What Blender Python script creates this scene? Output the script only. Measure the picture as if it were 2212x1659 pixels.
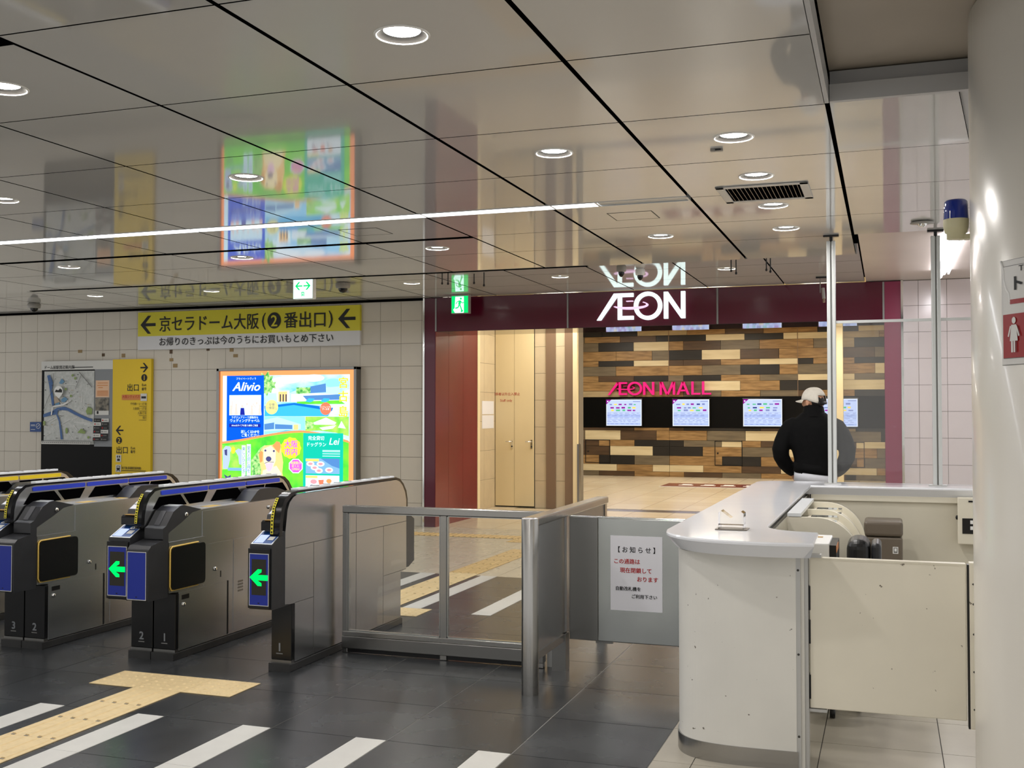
import bpy, bmesh, math, random
from mathutils import Vector, Matrix
random.seed(7)
for o in list(bpy.data.objects): bpy.data.objects.remove(o)
SC = bpy.context.scene
COL = SC.collection
PI = math.pi

# ---------------------------------------------------------------- camera
cam = bpy.data.cameras.new('camera'); cam.sensor_width = 36.0
cam.lens = 36.0 * 2347.66 / 2212.0
cam.clip_start = 0.05; cam.clip_end = 200
camo = bpy.data.objects.new('camera', cam); COL.objects.link(camo)
camo.location = (0, 0, 1.49)
camo.rotation_euler = (math.radians(90 + 1.494), 0, math.radians(19.073))
SC.camera = camo
# ---------------------------------------------------------------- world and exposure
w = bpy.data.worlds.new('hall'); SC.world = w; w.use_nodes = True
bg = w.node_tree.nodes['Background']
bg.inputs[0].default_value = (0.96, 0.95, 0.93, 1); bg.inputs[1].default_value = 0.70
vs = SC.view_settings
vs.view_transform = 'Standard'; vs.look = 'None'; vs.gamma = 1.0; vs.use_curve_mapping = False
vs.exposure = 0.42
DOWN_E = 200.0     # emission of one downlight lamp
def lamp(name, kind, loc, power, color, size=0.1, sy=None, rot=(0, 0, 0), spread=None, shape=None, parent=None):
    l = bpy.data.lights.new(name, kind); l.energy = power; l.color = color
    if kind == 'AREA':
        l.size = size
        if sy: l.shape = 'RECTANGLE'; l.size_y = sy
        if shape: l.shape = shape
        if spread: l.spread = math.radians(spread)
    o = bpy.data.objects.new(name, l); COL.objects.link(o)
    o.location = loc; o.rotation_euler = rot
    if parent: o.parent = parent
    return o
WARM = (1.0, 0.95, 0.85); NEUT = (1.0, 0.95, 0.87); COOL = (0.93, 0.95, 1.0)

# ---------------------------------------------------------------- materials
def lin(c):
    c /= 255.0
    return c / 12.92 if c <= 0.04045 else ((c + 0.055) / 1.055) ** 2.4
def S(r, g, b): return (lin(r), lin(g), lin(b), 1.0)
M = {}
def mat(name, col, rough=0.5, metal=0.0, noise=0.0, scale=6.0, bump=0.0, stretch=(1, 1, 1), emit=0.0, spec=0.5, col2=None, rvar=0.0, coat=0.0, detail=4, trans=0.0, ior=1.45, alpha=1.0, speckle=None, aniso=0.0):
    m = bpy.data.materials.new(name); m.use_nodes = True; M[name] = m
    nt = m.node_tree; b = nt.nodes['Principled BSDF']; L = nt.links
    b.inputs['Base Color'].default_value = col
    b.inputs['Roughness'].default_value = rough
    b.inputs['Metallic'].default_value = metal
    b.inputs['Specular IOR Level'].default_value = spec
    b.inputs['IOR'].default_value = ior
    b.inputs['Coat Weight'].default_value = coat
    b.inputs['Coat Roughness'].default_value = 0.06
    b.inputs['Transmission Weight'].default_value = trans
    b.inputs['Alpha'].default_value = alpha
    b.inputs['Anisotropic'].default_value = aniso
    if emit:
        b.inputs['Emission Color'].default_value = col
        b.inputs['Emission Strength'].default_value = emit
    tc = nt.nodes.new('ShaderNodeTexCoord'); mp = nt.nodes.new('ShaderNodeMapping')
    mp.inputs['Scale'].default_value = stretch
    L.new(tc.outputs['Object'], mp.inputs[0])
    nz = nt.nodes.new('ShaderNodeTexNoise'); nz.inputs['Scale'].default_value = scale; nz.inputs['Detail'].default_value = detail
    L.new(mp.outputs[0], nz.inputs['Vector'])
    if noise:
        mx = nt.nodes.new('ShaderNodeMix'); mx.data_type = 'RGBA'
        c2 = col2 or tuple(x * (1 - noise) for x in col[:3]) + (1,)
        mx.inputs[6].default_value = col; mx.inputs[7].default_value = c2
        rp = nt.nodes.new('ShaderNodeValToRGB'); rp.color_ramp.elements[0].position = 0.35; rp.color_ramp.elements[1].position = 0.68
        L.new(nz.outputs['Fac'], rp.inputs[0]); L.new(rp.outputs[0], mx.inputs[0])
        out = mx.outputs[2]
        if speckle:
            n2 = nt.nodes.new('ShaderNodeTexNoise'); n2.inputs['Scale'].default_value = speckle[0]; n2.inputs['Detail'].default_value = 3
            L.new(tc.outputs['Object'], n2.inputs['Vector'])
            r2 = nt.nodes.new('ShaderNodeValToRGB'); r2.color_ramp.elements[0].position = speckle[1]; r2.color_ramp.elements[1].position = speckle[1] + 0.03
            L.new(n2.outputs['Fac'], r2.inputs[0])
            m2 = nt.nodes.new('ShaderNodeMix'); m2.data_type = 'RGBA'
            L.new(r2.outputs[0], m2.inputs[0]); L.new(out, m2.inputs[6]); m2.inputs[7].default_value = speckle[2]
            out = m2.outputs[2]
        L.new(out, b.inputs['Base Color'])
    if bump:
        bp = nt.nodes.new('ShaderNodeBump'); bp.inputs['Strength'].default_value = bump; bp.inputs['Distance'].default_value = 0.01
        L.new(nz.outputs['Fac'], bp.inputs['Height']); L.new(bp.outputs[0], b.inputs['Normal'])
    if rvar:
        mr = nt.nodes.new('ShaderNodeMapRange'); mr.inputs[3].default_value = max(0.02, rough - rvar); mr.inputs[4].default_value = rough + rvar
        L.new(nz.outputs['Fac'], mr.inputs[0]); L.new(mr.outputs[0], b.inputs['Roughness'])
    return m
def flat(name, r, g, b, rough=0.6): return mat(name, S(r, g, b), rough)
def glow(name, r, g, b, e=1.0):
    m = bpy.data.materials.new(name); m.use_nodes = True; M[name] = m
    nt = m.node_tree; nt.nodes.clear()
    em = nt.nodes.new('ShaderNodeEmission'); em.inputs[0].default_value = S(r, g, b); em.inputs[1].default_value = e
    out = nt.nodes.new('ShaderNodeOutputMaterial'); nt.links.new(em.outputs[0], out.inputs[0])
    return m
def mixglow(name, c1, c2, scale, e=1.0, stretch=(1, 1, 1), pos=(0.35, 0.65)):
    m = glow(name, 255, 255, 255, e); nt = m.node_tree; em = nt.nodes['Emission']
    tc = nt.nodes.new('ShaderNodeTexCoord'); mp = nt.nodes.new('ShaderNodeMapping'); mp.inputs['Scale'].default_value = stretch
    nz = nt.nodes.new('ShaderNodeTexNoise'); nz.inputs['Scale'].default_value = scale; nz.inputs['Detail'].default_value = 5
    rp = nt.nodes.new('ShaderNodeValToRGB')
    rp.color_ramp.elements[0].color = S(*c1); rp.color_ramp.elements[1].color = S(*c2)
    rp.color_ramp.elements[0].position = pos[0]; rp.color_ramp.elements[1].position = pos[1]
    nt.links.new(tc.outputs['Object'], mp.inputs[0]); nt.links.new(mp.outputs[0], nz.inputs['Vector'])
    nt.links.new(nz.outputs['Fac'], rp.inputs[0]); nt.links.new(rp.outputs[0], em.inputs[0])
    return m

mat('ceil', S(200, 198, 194), 0.05, spec=0.33, noise=0.05, scale=1.2, rvar=0.015)
mat('ceil_soft', S(196, 186, 178), 0.35, noise=0.05, scale=2)
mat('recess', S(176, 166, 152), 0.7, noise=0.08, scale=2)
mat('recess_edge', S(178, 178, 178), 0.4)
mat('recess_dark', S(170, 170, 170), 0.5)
mat('black', S(12, 12, 13), 0.35)
mat('slot', S(6, 6, 7), 0.9, spec=0.0)
mat('blackgloss', S(14, 14, 15), 0.2)
mat('soffitgloss', S(60, 40, 44), 0.04, spec=0.8)
mat('darkplastic', S(44, 45, 48), 0.38, noise=0.12, scale=14)
mat('greyplastic', S(74, 75, 79), 0.35)
mat('plinth', S(50, 50, 50), 0.5, noise=0.3, scale=10)
mat('steel', S(190, 191, 192), 0.27, metal=1.0)
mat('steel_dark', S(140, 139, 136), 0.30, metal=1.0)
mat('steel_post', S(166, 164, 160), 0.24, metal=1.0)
mat('steel_bright', S(190, 193, 190), 0.22, metal=1.0, noise=0.05, scale=2, stretch=(6, 1, 0.5))
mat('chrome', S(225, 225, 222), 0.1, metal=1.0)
mat('alu', S(206, 209, 208), 0.3, metal=0.35)
mat('alu_matt', S(190, 190, 188), 0.45, metal=0.6)
mat('blue', S(22, 44, 150), 0.35)
mat('bluestrip', S(38, 62, 190), 0.3)
mat('white', S(232, 232, 230), 0.4)
mat('whitestrip', S(226, 230, 233), 0.25)
mat('paper', S(226, 226, 232), 0.7)
mat('yellow', S(236, 205, 30), 0.4)
mat('yellow_sticker', S(230, 216, 60), 0.4)
mat('yellow_edge', S(226, 190, 96), 0.35)
mat('tan', S(176, 138, 70), 0.5)
mat('print_black', S(18, 18, 18), 0.55)
mat('print_red', S(176, 22, 26), 0.55)
mat('print_grey', S(120, 120, 118), 0.6)
mat('slate', S(44, 46, 48), 0.27, noise=0.35, scale=3.0, col2=S(57, 59, 61), rvar=0.025, detail=3)
mat('slate_alt', S(47, 49, 51), 0.27, noise=0.35, scale=2.4, col2=S(64, 66, 68), rvar=0.025, detail=3)
mat('grout_dark', S(158, 156, 150), 0.8)
mat('whitestone', S(206, 205, 200), 0.35, noise=0.06, scale=9)
mat('lightstone', S(196, 186, 166), 0.28, noise=0.08, scale=4, rvar=0.06)
mat('beigestone', S(182, 175, 160), 0.32, noise=0.08, scale=5, rvar=0.06)
mat('mallstone', S(214, 196, 160), 0.22, noise=0.07, scale=3, rvar=0.05)
mat('tactile', S(220, 196, 148), 0.55, noise=0.10, scale=30)
mat('tactile_far', S(204, 172, 112), 0.55, noise=0.10, scale=30)
mat('walltile', S(200, 193, 180), 0.16, noise=0.05, scale=3, rvar=0.04)
mat('walltile_pink', S(216, 205, 205), 0.16, noise=0.04, scale=3)
mat('walltile_mall', S(206, 190, 160), 0.3, noise=0.08, scale=5)
mat('grout', S(120, 112, 100), 0.9)
mat('maroon', S(82, 10, 36), 0.16, noise=0.10, scale=2, coat=0.2)
mat('maroon_side', S(116, 34, 36), 0.22, noise=0.12, scale=1.5)
mat('maroon_post', S(128, 30, 66), 0.35)
mat('cream', S(232, 216, 176), 0.45, noise=0.05, scale=3)
mat('creamdoor', S(226, 208, 166), 0.42, noise=0.06, scale=2, stretch=(1, 1, 0.3))
mat('brownframe', S(126, 104, 84), 0.4)
mat('countertop', S(236, 238, 243), 0.08, noise=0.02, scale=6, spec=0.22)
mat('counterpaint', S(228, 226, 219), 0.35, noise=0.05, scale=4, rvar=0.08, speckle=(34, 0.715, S(104, 98, 88)))
mat('doorpaint', S(236, 230, 213), 0.35, noise=0.06, scale=3, rvar=0.08, speckle=(30, 0.73, S(120, 110, 94)))
mat('officewall', S(212, 206, 188), 0.5, noise=0.05, scale=3)
mat('officecream', S(226, 220, 202), 0.4, noise=0.04, scale=5)
mat('greybrown', S(104, 94, 82), 0.4, noise=0.08, scale=5)
mat('leather', S(22, 22, 23), 0.35, noise=0.3, scale=30, bump=0.1)
mat('column', S(222, 218, 209), 0.24, noise=0.03, scale=2, coat=0.12, speckle=(30, 0.79, S(150, 140, 128)))
mat('beacon_blue', S(6, 44, 150), 0.08, trans=0.1, coat=0.6)
mat('beacon_cream', S(214, 208, 170), 0.3)
mat('signwhite', S(214, 212, 208), 0.3)
mat('signred', S(150, 16, 18), 0.3)
mat('navy', S(22, 66, 130), 0.4)
mat('boardblack', S(5, 5, 5), 0.35, spec=0.15)
mat('boardgrey', S(128, 132, 136), 0.4)
mat('boardwhite', S(206, 206, 202), 0.4)
mat('signyellow', S(206, 196, 40), 0.4)
mat('signpale', S(206, 206, 208), 0.35)
mat('boardyellow', S(226, 192, 28), 0.45)
mat('mapland', S(198, 200, 198), 0.35, noise=0.25, scale=22, col2=S(176, 180, 176))
mat('mapwater', S(58, 96, 150), 0.4)
mat('mapgreen', S(134, 156, 90), 0.5)
mat('maproad', S(226, 226, 224), 0.5)
mat('mapblue', S(98, 144, 178), 0.5)
mat('mapbrown', S(176, 160, 140), 0.5)
mat('photo_dark', S(40, 42, 40), 0.4, noise=0.8, scale=16, col2=S(140, 132, 116))
mat('peach', S(226, 186, 152), 0.5)
mat('orangebox', S(206, 130, 66), 0.5)
mat('skin', S(196, 146, 116), 0.5, noise=0.08, scale=20)
mat('hair', S(26, 22, 20), 0.6)
mat('cap', S(214, 208, 196), 0.8, noise=0.06, scale=40, bump=0.05)
mat('jacket', S(9, 9, 10), 0.85, noise=0.35, scale=30, bump=0.15, spec=0.2)
mat('shirt', S(216, 218, 226), 0.8, noise=0.05, scale=20, bump=0.1)
mat('trousers', S(20, 20, 22), 0.8)
mat('shoe', S(30, 30, 30), 0.5)
mat('camdark', S(20, 20, 22), 0.12)
mat('cambody', S(150, 146, 140), 0.4)
mat('lampcup', S(30, 29, 27), 0.5, spec=0.2)
mat('lamprim', S(240, 238, 232), 0.35)
mat('pink', S(226, 20, 130), 0.35, emit=0.10)
mat('seam', S(60, 58, 54), 0.7)
mat('tape', S(150, 128, 92), 0.8)
mat('tape_dark', S(92, 74, 56), 0.8)
mat('bead', S(130, 128, 122), 0.5)
mat('groovewood', S(54, 46, 36), 0.8)
for nm, c, c2, sc_ in (('wood_O', (158, 126, 82), (116, 88, 52), 3.2), ('wood_G', (112, 100, 80), (92, 82, 66), 2.2), ('wood_D', (34, 30, 26), (24, 21, 18), 2.0), ('wood_B', (82, 62, 42), (64, 48, 33), 2.2), ('wood_C', (208, 194, 160), (192, 176, 140), 1.6), ('wood_K', (170, 152, 116), (148, 130, 98), 2.2)):
    mat(nm, S(*c), 0.42, noise=0.5, col2=S(*c2), scale=sc_, stretch=(0.9, 1, 7), detail=6)
for nm, kind in (('glass', 0.015), ('glass_hazy', 0.05)):
    m = bpy.data.materials.new(nm); m.use_nodes = True; M[nm] = m
    nt = m.node_tree; nt.nodes.clear()
    tr = nt.nodes.new('ShaderNodeBsdfTransparent'); gl = nt.nodes.new('ShaderNodeBsdfGlossy'); gl.inputs['Roughness'].default_value = 0.02
    df = nt.nodes.new('ShaderNodeBsdfDiffuse'); df.inputs[0].default_value = S(226, 226, 226)
    tr.inputs[0].default_value = (0.95, 0.96, 0.955, 1)
    fr = nt.nodes.new('ShaderNodeFresnel'); fr.inputs[0].default_value = 1.5
    geo = nt.nodes.new('ShaderNodeNewGeometry'); 
    m1 = nt.nodes.new('ShaderNodeMixShader'); m2 = nt.nodes.new('ShaderNodeMixShader')
    m1.inputs[0].default_value = kind
    nt.links.new(tr.outputs[0], m1.inputs[1]); nt.links.new(df.outputs[0], m1.inputs[2])
    hv = nt.nodes.new('ShaderNodeMath'); hv.operation = 'MULTIPLY'; hv.inputs[1].default_value = 0.6
    nt.links.new(fr.outputs[0], hv.inputs[0]); nt.links.new(hv.outputs[0], m2.inputs[0])
    nt.links.new(m1.outputs[0], m2.inputs[1]); nt.links.new(gl.outputs[0], m2.inputs[2])
    out = nt.nodes.new('ShaderNodeOutputMaterial'); nt.links.new(m2.outputs[0], out.inputs[0])
mat('acrylic', (0.97, 0.98, 0.98, 1), 0.03, trans=1.0, ior=1.46)
glow('lamp_lit', 255, 250, 245, DOWN_E)
glow('mall_lit', 255, 242, 222, 7.0)
glow('tube_lit', 250, 250, 255, 6.0)
glow('tube_office', 250, 248, 255, 8.0)
glow('aeon_white', 232, 255, 253, 1.35)
glow('aeon_ring', 250, 206, 246, 0.95)
glow('arrow_green', 0, 255, 84, 1.6)
mat('arrow_field', S(40, 38, 26), 0.3)
glow('exit_green', 10, 200, 100, 1.2)
glow('exit_white', 205, 250, 238, 1.5)
glow('reader_screen', 190, 204, 250, 1.0)
glow('screen_bg', 200, 214, 255, 0.85)
glow('screen_band', 182, 200, 248, 0.8)
glow('screen_edge', 226, 232, 255, 1.1)
glow('screen_text', 130, 140, 190, 0.9)
glow('screen_dark', 60, 70, 140, 0.8)
glow('screen_purple', 150, 30, 150, 0.9)
glow('screen_green', 90, 190, 130, 0.9)
glow('screen_yellow', 240, 210, 90, 1.0)
AE = 1.2
for nm, c in (('ad_orange', (255, 150, 92)), ('ad_blue', (10, 86, 216)), ('ad_navy', (30, 40, 150)), ('ad_sky', (140, 214, 255)), ('ad_skylt', (206, 240, 255)), ('ad_white', (226, 250, 255)), ('ad_pool', (60, 176, 232)), ('ad_pooldk', (20, 110, 200)), ('ad_wall', (180, 226, 248)), ('ad_shade', (80, 130, 190)), ('ad_dark', (40, 44, 70)), ('ad_lime', (222, 240, 60)), ('ad_teal', (20, 186, 160)), ('ad_pink', (226, 90, 214)), ('ad_gold', (230, 226, 140)), ('ad_red', (240, 120, 90)), ('ad_door', (250, 200, 130)), ('ad_dog', (246, 200, 130)), ('ad_doglt', (255, 238, 190)), ('ad_dogdk', (216, 150, 90)), ('ad_tongue', (236, 190, 226)), ('ad_ink', (70, 70, 120)), ('ad_yel', (240, 226, 110)), ('ad_plate', (226, 240, 250)), ('ad_meat', (226, 150, 160)), ('ad_table', (120, 170, 210)), ('ad_greydog', (170, 190, 220)), ('ad_skin', (240, 200, 190)), ('ad_cloud', (226, 244, 255))):
    glow(nm, *c, AE)
mixglow('ad_grass', (120, 226, 60), (70, 196, 60), 5, AE)
mixglow('ad_grasslt', (176, 236, 96), (110, 220, 70), 7, AE)
mixglow('ad_palm', (60, 150, 70), (190, 240, 150), 26, AE)
mixglow('ad_skymix', (110, 196, 250), (226, 246, 255), 2.6, AE, (1, 1, 2))

# ---------------------------------------------------------------- mesh helpers
def rootloc(p):
    v = Vector((0, 0, 0))
    while p is not None:
        v += Vector(p.location); p = p.parent
    return v
class MB:
    """collects faces in world coordinates; build() links ONE mesh object"""
    def __init__(s): s.v = []; s.f = []; s.m = []; s.names = []; s.sm = []
    def mi(s, m):
        if m not in s.names: s.names.append(m)
        return s.names.index(m)
    def add(s, vs, fs, m, smooth=False):
        b = len(s.v); s.v += [tuple(x) for x in vs]; k = s.mi(m)
        for f in fs: s.f.append(tuple(b + i for i in f)); s.m.append(k); s.sm.append(smooth)
        return s
    def box(s, x0, x1, y0, y1, z0, z1, m):
        return s.add([(x0, y0, z0), (x1, y0, z0), (x1, y1, z0), (x0, y1, z0), (x0, y0, z1), (x1, y0, z1), (x1, y1, z1), (x0, y1, z1)],
                     [(0, 3, 2, 1), (4, 5, 6, 7), (0, 1, 5, 4), (1, 2, 6, 5), (2, 3, 7, 6), (3, 0, 4, 7)], m)
    def prism(s, pts, axis, a, b, m, smooth=False):
        """pts: 2-D outline; axis 'x': (y,z), 'y': (x,z), 'z': (x,y); extruded from a to b"""
        def P(p, t): return (t, p[0], p[1]) if axis == 'x' else ((p[0], t, p[1]) if axis == 'y' else (p[0], p[1], t))
        n = len(pts); A = sum(pts[i][0] * pts[(i + 1) % n][1] - pts[(i + 1) % n][0] * pts[i][1] for i in range(n))
        pts = list(pts)
        if (A < 0) != (axis == 'y'): pts.reverse()
        if a > b: a, b = b, a
        V = [P(p, a) for p in pts] + [P(p, b) for p in pts]
        s.add(V, [tuple(range(n))[::-1], tuple(range(n, 2 * n))], m)
        return s.add(V, [(i, (i + 1) % n, n + (i + 1) % n, n + i) for i in range(n)], m, smooth)
    def tube(s, path, r, m, n=10, closed=False, caps=True):
        P = [Vector(p) for p in path]; k = len(P); V = []; rr = r if isinstance(r, (list, tuple)) else [r] * k
        up0 = None
        for i, p in enumerate(P):
            if closed: t = (P[(i + 1) % k] - P[i - 1]).normalized()
            else: t = (P[min(i + 1, k - 1)] - P[max(i - 1, 0)]).normalized()
            if up0 is None:
                up0 = Vector((0, 0, 1)) if abs(t.z) < 0.9 else Vector((1, 0, 0))
            a = t.cross(up0).normalized(); b_ = a.cross(t).normalized(); up0 = b_
            for j in range(n):
                q = 2 * PI * j / n
                V.append(p + (a * math.cos(q) + b_ * math.sin(q)) * rr[i])
        F = []
        for i in range(k if closed else k - 1):
            i2 = (i + 1) % k
            for j in range(n): F.append((i * n + j, i * n + (j + 1) % n, i2 * n + (j + 1) % n, i2 * n + j))
        s.add(V, F, m, True)
        if caps and not closed:
            s.add(V[:n], [tuple(range(n))[::-1]], m); s.add(V[-n:], [tuple(range(n))], m)
        return s
    def lathe(s, prof, c, m, n=24, axis='z', smooth=True, arc=None):
        """prof: (r,h) pairs; revolved about a vertical (or x / y) axis through c"""
        V = []
        for r, h in prof:
            for j in range(n):
                q = 2 * PI * j / n
                a, b_ = r * math.cos(q), r * math.sin(q)
                V.append((c[0] + a, c[1] + b_, c[2] + h) if axis == 'z' else ((c[0] + a, c[1] - h, c[2] + b_) if axis == 'y' else (c[0] + h, c[1] + a, c[2] + b_)))
        F = [(i * n + j, i * n + (j + 1) % n, (i + 1) * n + (j + 1) % n, (i + 1) * n + j) for i in range(len(prof) - 1) for j in range(n)]
        return s.add(V, F, m, smooth)
    def ell(s, c, r, m, n=14, k=9, lo=-PI / 2, hi=PI / 2):
        V = []
        for i in range(k):
            t = lo + (hi - lo) * i / (k - 1)
            for j in range(n):
                q = 2 * PI * j / n
                V.append((c[0] + r[0] * math.cos(t) * math.cos(q), c[1] + r[1] * math.cos(t) * math.sin(q), c[2] + r[2] * math.sin(t)))
        F = [(i * n + j, i * n + (j + 1) % n, (i + 1) * n + (j + 1) % n, (i + 1) * n + j) for i in range(k - 1) for j in range(n)]
        return s.add(V, F, m, True)
    def build(s, name, parent=None, bevel=0.0, seg=2, label=None, cat=None, group=None, kind=None, auto=False):
        me = bpy.data.meshes.new(name)
        off = rootloc(parent)
        me.from_pydata([tuple(Vector(v) - off) for v in s.v], [], s.f)
        for n_ in s.names: me.materials.append(M[n_])
        me.polygons.foreach_set('material_index', s.m); me.polygons.foreach_set('use_smooth', s.sm)
        me.update()
        o = bpy.data.objects.new(name, me); COL.objects.link(o); o.parent = parent
        if bevel:
            bm = o.modifiers.new('bevel', 'BEVEL'); bm.width = bevel; bm.segments = seg; bm.limit_method = 'ANGLE'; bm.angle_limit = math.radians(35)
        tag(o, label, cat, group, kind)
        return o
def tag(o, label=None, cat=None, group=None, kind=None):
    if label: o['label'] = label
    if cat: o['category'] = cat
    if group: o['group'] = group
    if kind: o['kind'] = kind
    return o
def thing(name, loc, label, cat, group=None, kind=None):
    o = bpy.data.objects.new(name, None); COL.objects.link(o); o.location = loc; o.empty_display_size = 0.1
    return tag(o, label, cat, group, kind)
def copy_tree(o, parent=None):
    c = o.copy(); COL.objects.link(c); c.parent = parent
    for ch in [x for x in bpy.data.objects if x.parent == o]: copy_tree(ch, c)
    return c
def offset_poly(P, d):
    n = len(P); A = sum(P[i][0] * P[(i + 1) % n][1] - P[(i + 1) % n][0] * P[i][1] for i in range(n)); sg = 1 if A > 0 else -1
    out = []
    for i in range(n):
        a, b, c = Vector(P[i - 1]), Vector(P[i]), Vector(P[(i + 1) % n])
        e1 = (b - a).normalized(); e2 = (c - b).normalized()
        n1 = Vector((-e1.y, e1.x)) * sg; n2 = Vector((-e2.y, e2.x)) * sg
        k = n1 + n2
        k = k / max(0.35, k.length_squared / 2) if k.length > 1e-6 else n1
        out.append((b.x + k.x * d, b.y + k.y * d))
    return out
def arc(cx, cy, r, a0, a1, n, ry=None):
    return [(cx + r * math.cos(math.radians(a0 + (a1 - a0) * i / n)), cy + (ry or r) * math.sin(math.radians(a0 + (a1 - a0) * i / n))) for i in range(n + 1)]
_tc = {}
def text_geo(body, bold=0.0, shear=0.0, spacing=1.0, align='CENTER', line=1.0):
    key = (body, bold, shear, spacing, align, line)
    if key not in _tc:
        c = bpy.data.curves.new('t', 'FONT'); c.body = body; c.size = 1; c.resolution_u = 2; c.offset = bold; c.shear = shear
        c.space_character = spacing; c.align_x = align; c.space_line = line; c.fill_mode = 'FRONT'
        o = bpy.data.objects.new('t', c); COL.objects.link(o)
        bpy.context.view_layer.update()
        me = bpy.data.meshes.new_from_object(o.evaluated_get(bpy.context.evaluated_depsgraph_get()))
        _tc[key] = ([(v.co.x, v.co.y) for v in me.vertices], [tuple(p.vertices) if p.normal.z > 0 else tuple(p.vertices)[::-1] for p in me.polygons])
        bpy.data.objects.remove(o); bpy.data.curves.remove(c); bpy.data.meshes.remove(me)
    return _tc[key]
class Print:
    """flat print on a surface: f(u, v, lift) gives the world point"""
    def __init__(s, f, step=0.0007): s.f = f; s.mb = MB(); s.n = 0; s.step = step
    def P(s, pts, m, lift=None):
        if lift is None: s.n += 1; lift = s.n * s.step
        s.mb.add([s.f(u, v, lift) for u, v in pts], [tuple(range(len(pts)))], m); return s
    def poly(s, pts, m):
        n = len(pts); A = sum(pts[i][0] * pts[(i + 1) % n][1] - pts[(i + 1) % n][0] * pts[i][1] for i in range(n))
        return s.P(pts if A > 0 else pts[::-1], m)
    def rect(s, u0, v0, u1, v1, m): return s.P([(min(u0, u1), min(v0, v1)), (max(u0, u1), min(v0, v1)), (max(u0, u1), max(v0, v1)), (min(u0, u1), max(v0, v1))], m)
    def oval(s, u, v, a, b, m, n=20): return s.P([(u + a * math.cos(2 * PI * i / n), v + b * math.sin(2 * PI * i / n)) for i in range(n)], m)
    def line(s, pts, wd, m):
        s.n += 1; lift = s.n * s.step
        for (a, b), (c, d) in zip(pts, pts[1:]):
            t = Vector((c - a, d - b)); L = t.length or 1; nx, ny = -t.y / L * wd / 2, t.x / L * wd / 2
            s.P([(a - nx, b - ny), (c - nx, d - ny), (c + nx, d + ny), (a + nx, b + ny)], m, lift)
        return s
    def text(s, body, u, v, size, m, bold=0.0, shear=0.0, spacing=1.0, align='CENTER', line=1.0, sx=1.0):
        V, F = text_geo(body, 0.0, shear, spacing, align, line)
        s.n += 1
        for dx, dy in (((0, 0),) if bold < .004 else ((-bold, -bold * .6), (bold, -bold * .6), (-bold, bold * .6), (bold, bold * .6))):
            s.mb.add([s.f(u + (x + dx) * size * sx, v + (y + dy) * size, s.n * s.step + (dx + dy) * .0005) for x, y in V], F, m)
        return s
    def build(s, name, parent, **k): return s.mb.build(name, parent, **k)
def wallprint(x0, y, z0, step=0.0007): return Print(lambda u, v, l: (x0 + u, y - l, z0 + v), step)
def arrow_pts(u, v, s, left=True, th=0.17):
    """a plain direction arrow: two barbs and a shaft"""
    k = -1 if left else 1
    sh = [(u - k * 0.5 * s, v - th * s / 2), (u + k * 0.36 * s, v - th * s / 2), (u + k * 0.36 * s, v + th * s / 2), (u - k * 0.5 * s, v + th * s / 2)]
    hd = [(u + k * 0.5 * s, v), (u + k * 0.02 * s, v + 0.5 * s), (u - k * 0.2 * s, v + 0.5 * s), (u + k * 0.24 * s, v), (u - k * 0.2 * s, v - 0.5 * s), (u + k * 0.02 * s, v - 0.5 * s)]
    return sh, hd

# ================================================================ THE SETTING
CZ, UZ = 2.80, 2.99           # lower and upper ceiling
XC = [-0.232 - 0.8985 * k for k in range(0, 14)]
RY = [1.15, 2.05, 2.96, 3.865, 4.77, 5.69, 6.59, 7.52, 8.36, 9.42]
# ---- ceiling (lower part) with its panels
mb = MB()
mb.box(XC[-1], -0.225, -4.0, 9.42, CZ + 0.09, CZ + 0.19, 'slot')
mb.box(-0.225, 1.9, 4.84, 8.36, CZ + 0.09, CZ + 0.19, 'slot')
ceil = mb.build('ceiling', kind='structure', label='lower ceiling of large glossy grey square panels')
DL = [  # recessed downlights: x, y, ceiling height, label
 (-1.583, 3.41, CZ, 'large bright downlight at the top centre, nearest of all downlights'),
 (-3.37, 3.45, CZ, 'downlight cut by the left picture edge near the top'),
 (-3.375, 5.22, CZ, 'downlight at the left edge of the advert reflection, before the white light line'),
 (-1.584, 5.23, CZ, 'lone downlight in mid ceiling just before the end of the white light line'),
 (-0.684, 5.21, CZ, 'nearest of the four downlights in the row by the air vent'),
 (-0.680, 6.11, CZ, 'downlight touching the near side of the air vent'),
 (-0.676, 7.02, CZ, 'downlight just beyond the far side of the air vent'),
 (-0.674, 7.92, CZ, 'farthest of the four downlights in the row by the air vent'),
 (-1.586, 7.97, CZ, 'downlight between the ceiling hatch outline and the hanging rods'),
 (-3.391, 7.98, CZ, 'downlight above the left end of the maroon header, beyond the black slot'),
 (-5.149, 5.28, CZ, 'downlight cut by the left picture edge above the light line'),
 (-5.158, 7.92, CZ, 'downlight at the foot of the advert reflection, beyond the black slot'),
 (-6.96, 7.92, CZ, 'downlight at the left picture edge below the black slot'),
 (-9.62, 11.42, UZ, 'leftmost of the far downlights near the tile wall'),
 (-7.89, 11.45, UZ, 'far downlight above the left half of the yellow sign'),
 (-5.205, 11.5, UZ, 'far downlight left of the green running man sign'),
 (-3.414, 11.5, UZ, 'far downlight left of the ceiling reflection of the store name'),
 (-1.576, 11.42, UZ, 'far downlight right of the ceiling reflection of the store name, among the rods'),
]
HIDDEN_DL = [(-1.583, 1.6, CZ), (-3.37, 1.6, CZ), (-5.15, 3.41, CZ), (-6.95, 5.25, CZ), (-1.583, -0.65, CZ), (-3.37, -0.65, CZ), (-5.15, .7, CZ), (-0.684, -0.65, CZ), (-0.684, .7, CZ), (-3.4, -2.8, CZ), (-1.583, -2.8, CZ)]
HOLES = [(x, y, z) for x, y, z, *_ in DL] + HIDDEN_DL
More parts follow.
